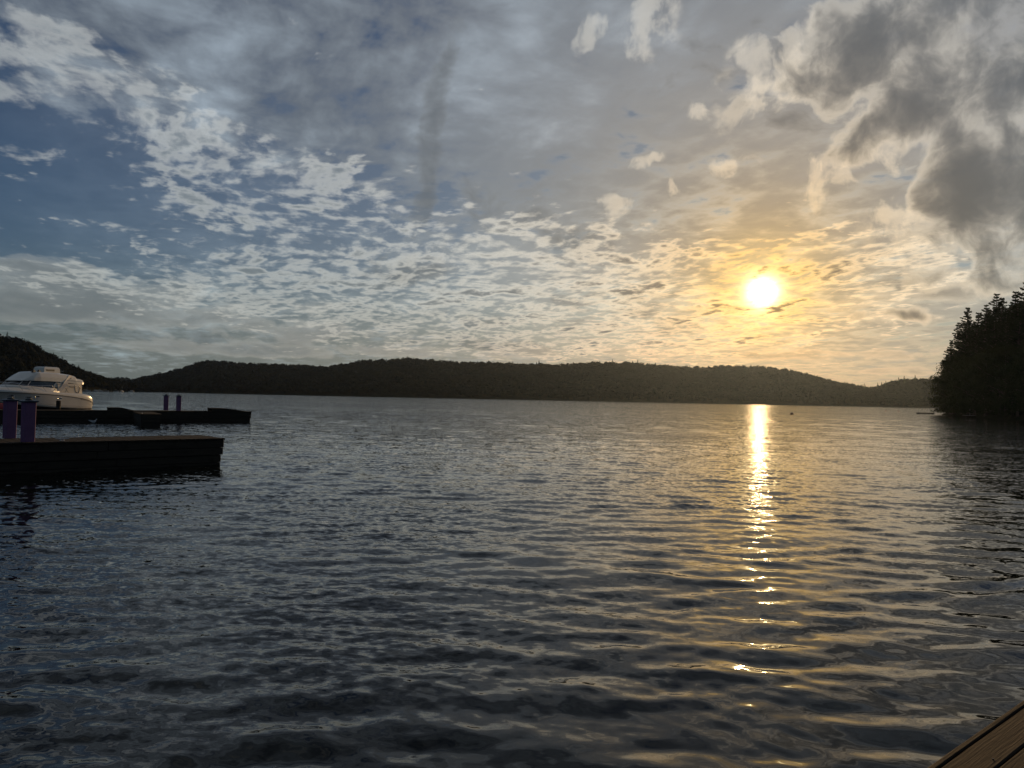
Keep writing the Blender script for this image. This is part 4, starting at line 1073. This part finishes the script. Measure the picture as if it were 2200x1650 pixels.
def raft():
    t = thing('swim_raft', 'dark flat swimming raft afloat just left of the wooded point', 'raft', (116.6, 216.8, 0), math.radians(-28))
    for i in range(12):
        m = MB(); x = -2.2 + i * 4.4 / 12; m.box((x + 0.01, -1.5, 0.36), (x + 4.4 / 12 - 0.01, 1.5, 0.42)); m.build('plank', M['deck'], t)
    for y in (-1.42, 1.36):
        m = MB(); m.box((-2.2, y, 0.1), (2.2, y + 0.06, 0.355)); m.build('side_board', M['timber'], t)
    for x in (-1.7, 1.7):
        m = MB(); m.tube([(x, -1.3, 0.1), (x, 1.3, 0.1)], 0.25, 10); m.build('float', M['black'], t)
    m = MB()
    for y in (-0.25, 0.25): m.tube([(-1.5, -1.48 + 0.0, 0.2), (-1.5 + y, -1.5, 0.42), (-1.5 + y, -1.5, 1.15), (-1.5 + y, -1.2, 1.2), (-1.5 + y, -1.1, 0.42)], 0.025, 6)
    m.build('ladder_rail', M['steel'], t)
raft()
def buoy(label, x, y, r):
    t = thing('mooring_buoy', label, 'buoy', (x, y, 0), 0, 'mooring buoys')
    prof = [(0.05, -0.7), (0.7, -0.6), (1.0, -0.1), (0.97, 0.35), (0.75, 0.75), (0.3, 1.0), (0.12, 1.03)]
    m = MB(); m.loft([[(r * q * math.cos(k), r * q * math.sin(k), r * z) for k in np.arange(14) * PI / 7] for q, z in prof]); m.build('float', M['orange'], t, True)
    m = MB(); m.tube([(0, 0, r), (0, 0, r * 1.15)] + [(r * 0.22 * math.sin(k), 0, r * 1.37 - r * 0.22 * math.cos(k)) for k in np.arange(0, 9) * PI / 4], r * 0.06, 5); m.build('ring', M['steel'], t)
buoy('dark round mooring buoy right of the sun glitter', 56.7, 155.6, 0.36)
buoy('tiny dark buoy far off, left of the swimming raft', 144.5, 297, 0.35)
buoy('second tiny dark buoy far off, nearest the swimming raft', 150, 298.2, 0.35)

def gull():
    t = thing('gull', 'white gull on the water in front of the far dock', 'bird', (-27.35, 50.35, 0.0), math.radians(10))
    # one continuous body: tail, breast, neck, head
    prof = [(-0.24, 0.012, 0.13, 0.01), (-0.16, 0.03, 0.12, 0.02), (-0.08, 0.07, 0.10, 0.06), (0.02, 0.088, 0.085, 0.085), (0.10, 0.08, 0.09, 0.085), (0.155, 0.055, 0.14, 0.075), (0.175, 0.040, 0.19, 0.05), (0.185, 0.040, 0.235, 0.04), (0.215, 0.028, 0.245, 0.03), (0.235, 0.008, 0.242, 0.01)]
    m = MB(); m.loft([[(x, w * math.cos(k), z + h * math.sin(k)) for k in np.arange(12) * PI / 6] for x, w, z, h in prof]); m.build('body', M['feather'], t, True)
    for k in (1, -1):
        m = MB(); m.loft([[(x, k * (w + 0.012), z), (x, k * (w + 0.02), z + 0.03), (x, k * (w - 0.02), z + 0.055), (x, k * (w - 0.02), z)] for x, w, z in ((0.10, 0.07, 0.11), (0.0, 0.075, 0.115), (-0.14, 0.045, 0.135), (-0.27, 0.012, 0.145))]); m.build('wing', M['greyfeather'], t)
    m = MB(); m.tube([(0.232, 0, 0.242), (0.28, 0, 0.232)], [0.011, 0.003], 6); m.build('beak', M['beak'], t)
gull()

# red covered dinghy showing at the left frame edge behind the posts
def dinghy():
    a = azel(-14, 880)[0]; D = 66.0
    t = thing('covered_dinghy', 'red covered dinghy cut by the left frame edge beyond the purple posts', 'boat', (D * math.sin(a), D * math.cos(a), 0), math.radians(20))
    xs = [-1.3, -1.0, 0, 0.9, 1.25]; ws = [0.62, 0.66, 0.68, 0.5, 0.08]
    m = MB(); m.loft([[(x, -w, 0.62), (x, -w * 0.75, 0.1), (x, 0, -0.12), (x, w * 0.75, 0.1), (x, w, 0.62)] for x, w in zip(xs, ws)]); m.build('hull', M['canvas'], t)
    m = MB(); m.loft([[(x, -w - 0.03, 0.58), (x, -w * 0.8, 0.78), (x, -w * 0.3, 1.0 + 0.12 * (1 - abs(x))), (x, w * 0.3, 1.0 + 0.12 * (1 - abs(x))), (x, w * 0.8, 0.78), (x, w + 0.03, 0.58)] for x, w in zip(xs, ws)]); m.build('cover', M['red'], t, True)
dinghy()

# ------------------------------------------------------------------ evening haze over the lake
def haze():
    m = bpy.data.materials.new('evening_haze'); m.use_nodes = True; nt = m.node_tree; nt.nodes.clear()
    out = nt.nodes.new('ShaderNodeOutputMaterial'); v = nt.nodes.new('ShaderNodeVolumePrincipled')
    v.inputs['Color'].default_value = (0.58, 0.76, 1.0, 1); v.inputs['Density'].default_value = HAZE_D; v.inputs['Anisotropy'].default_value = HAZE_G
    nt.links.new(v.outputs[0], out.inputs['Volume'])
    b = MB(); b.box((-3300, -40, -5.2), (3300, 3400, 190))
    tag(b.build('haze', m), 'thin evening haze over the lake', 'haze', kind='stuff')
HAZE_D = 0.000028; HAZE_G = 0.75
haze()
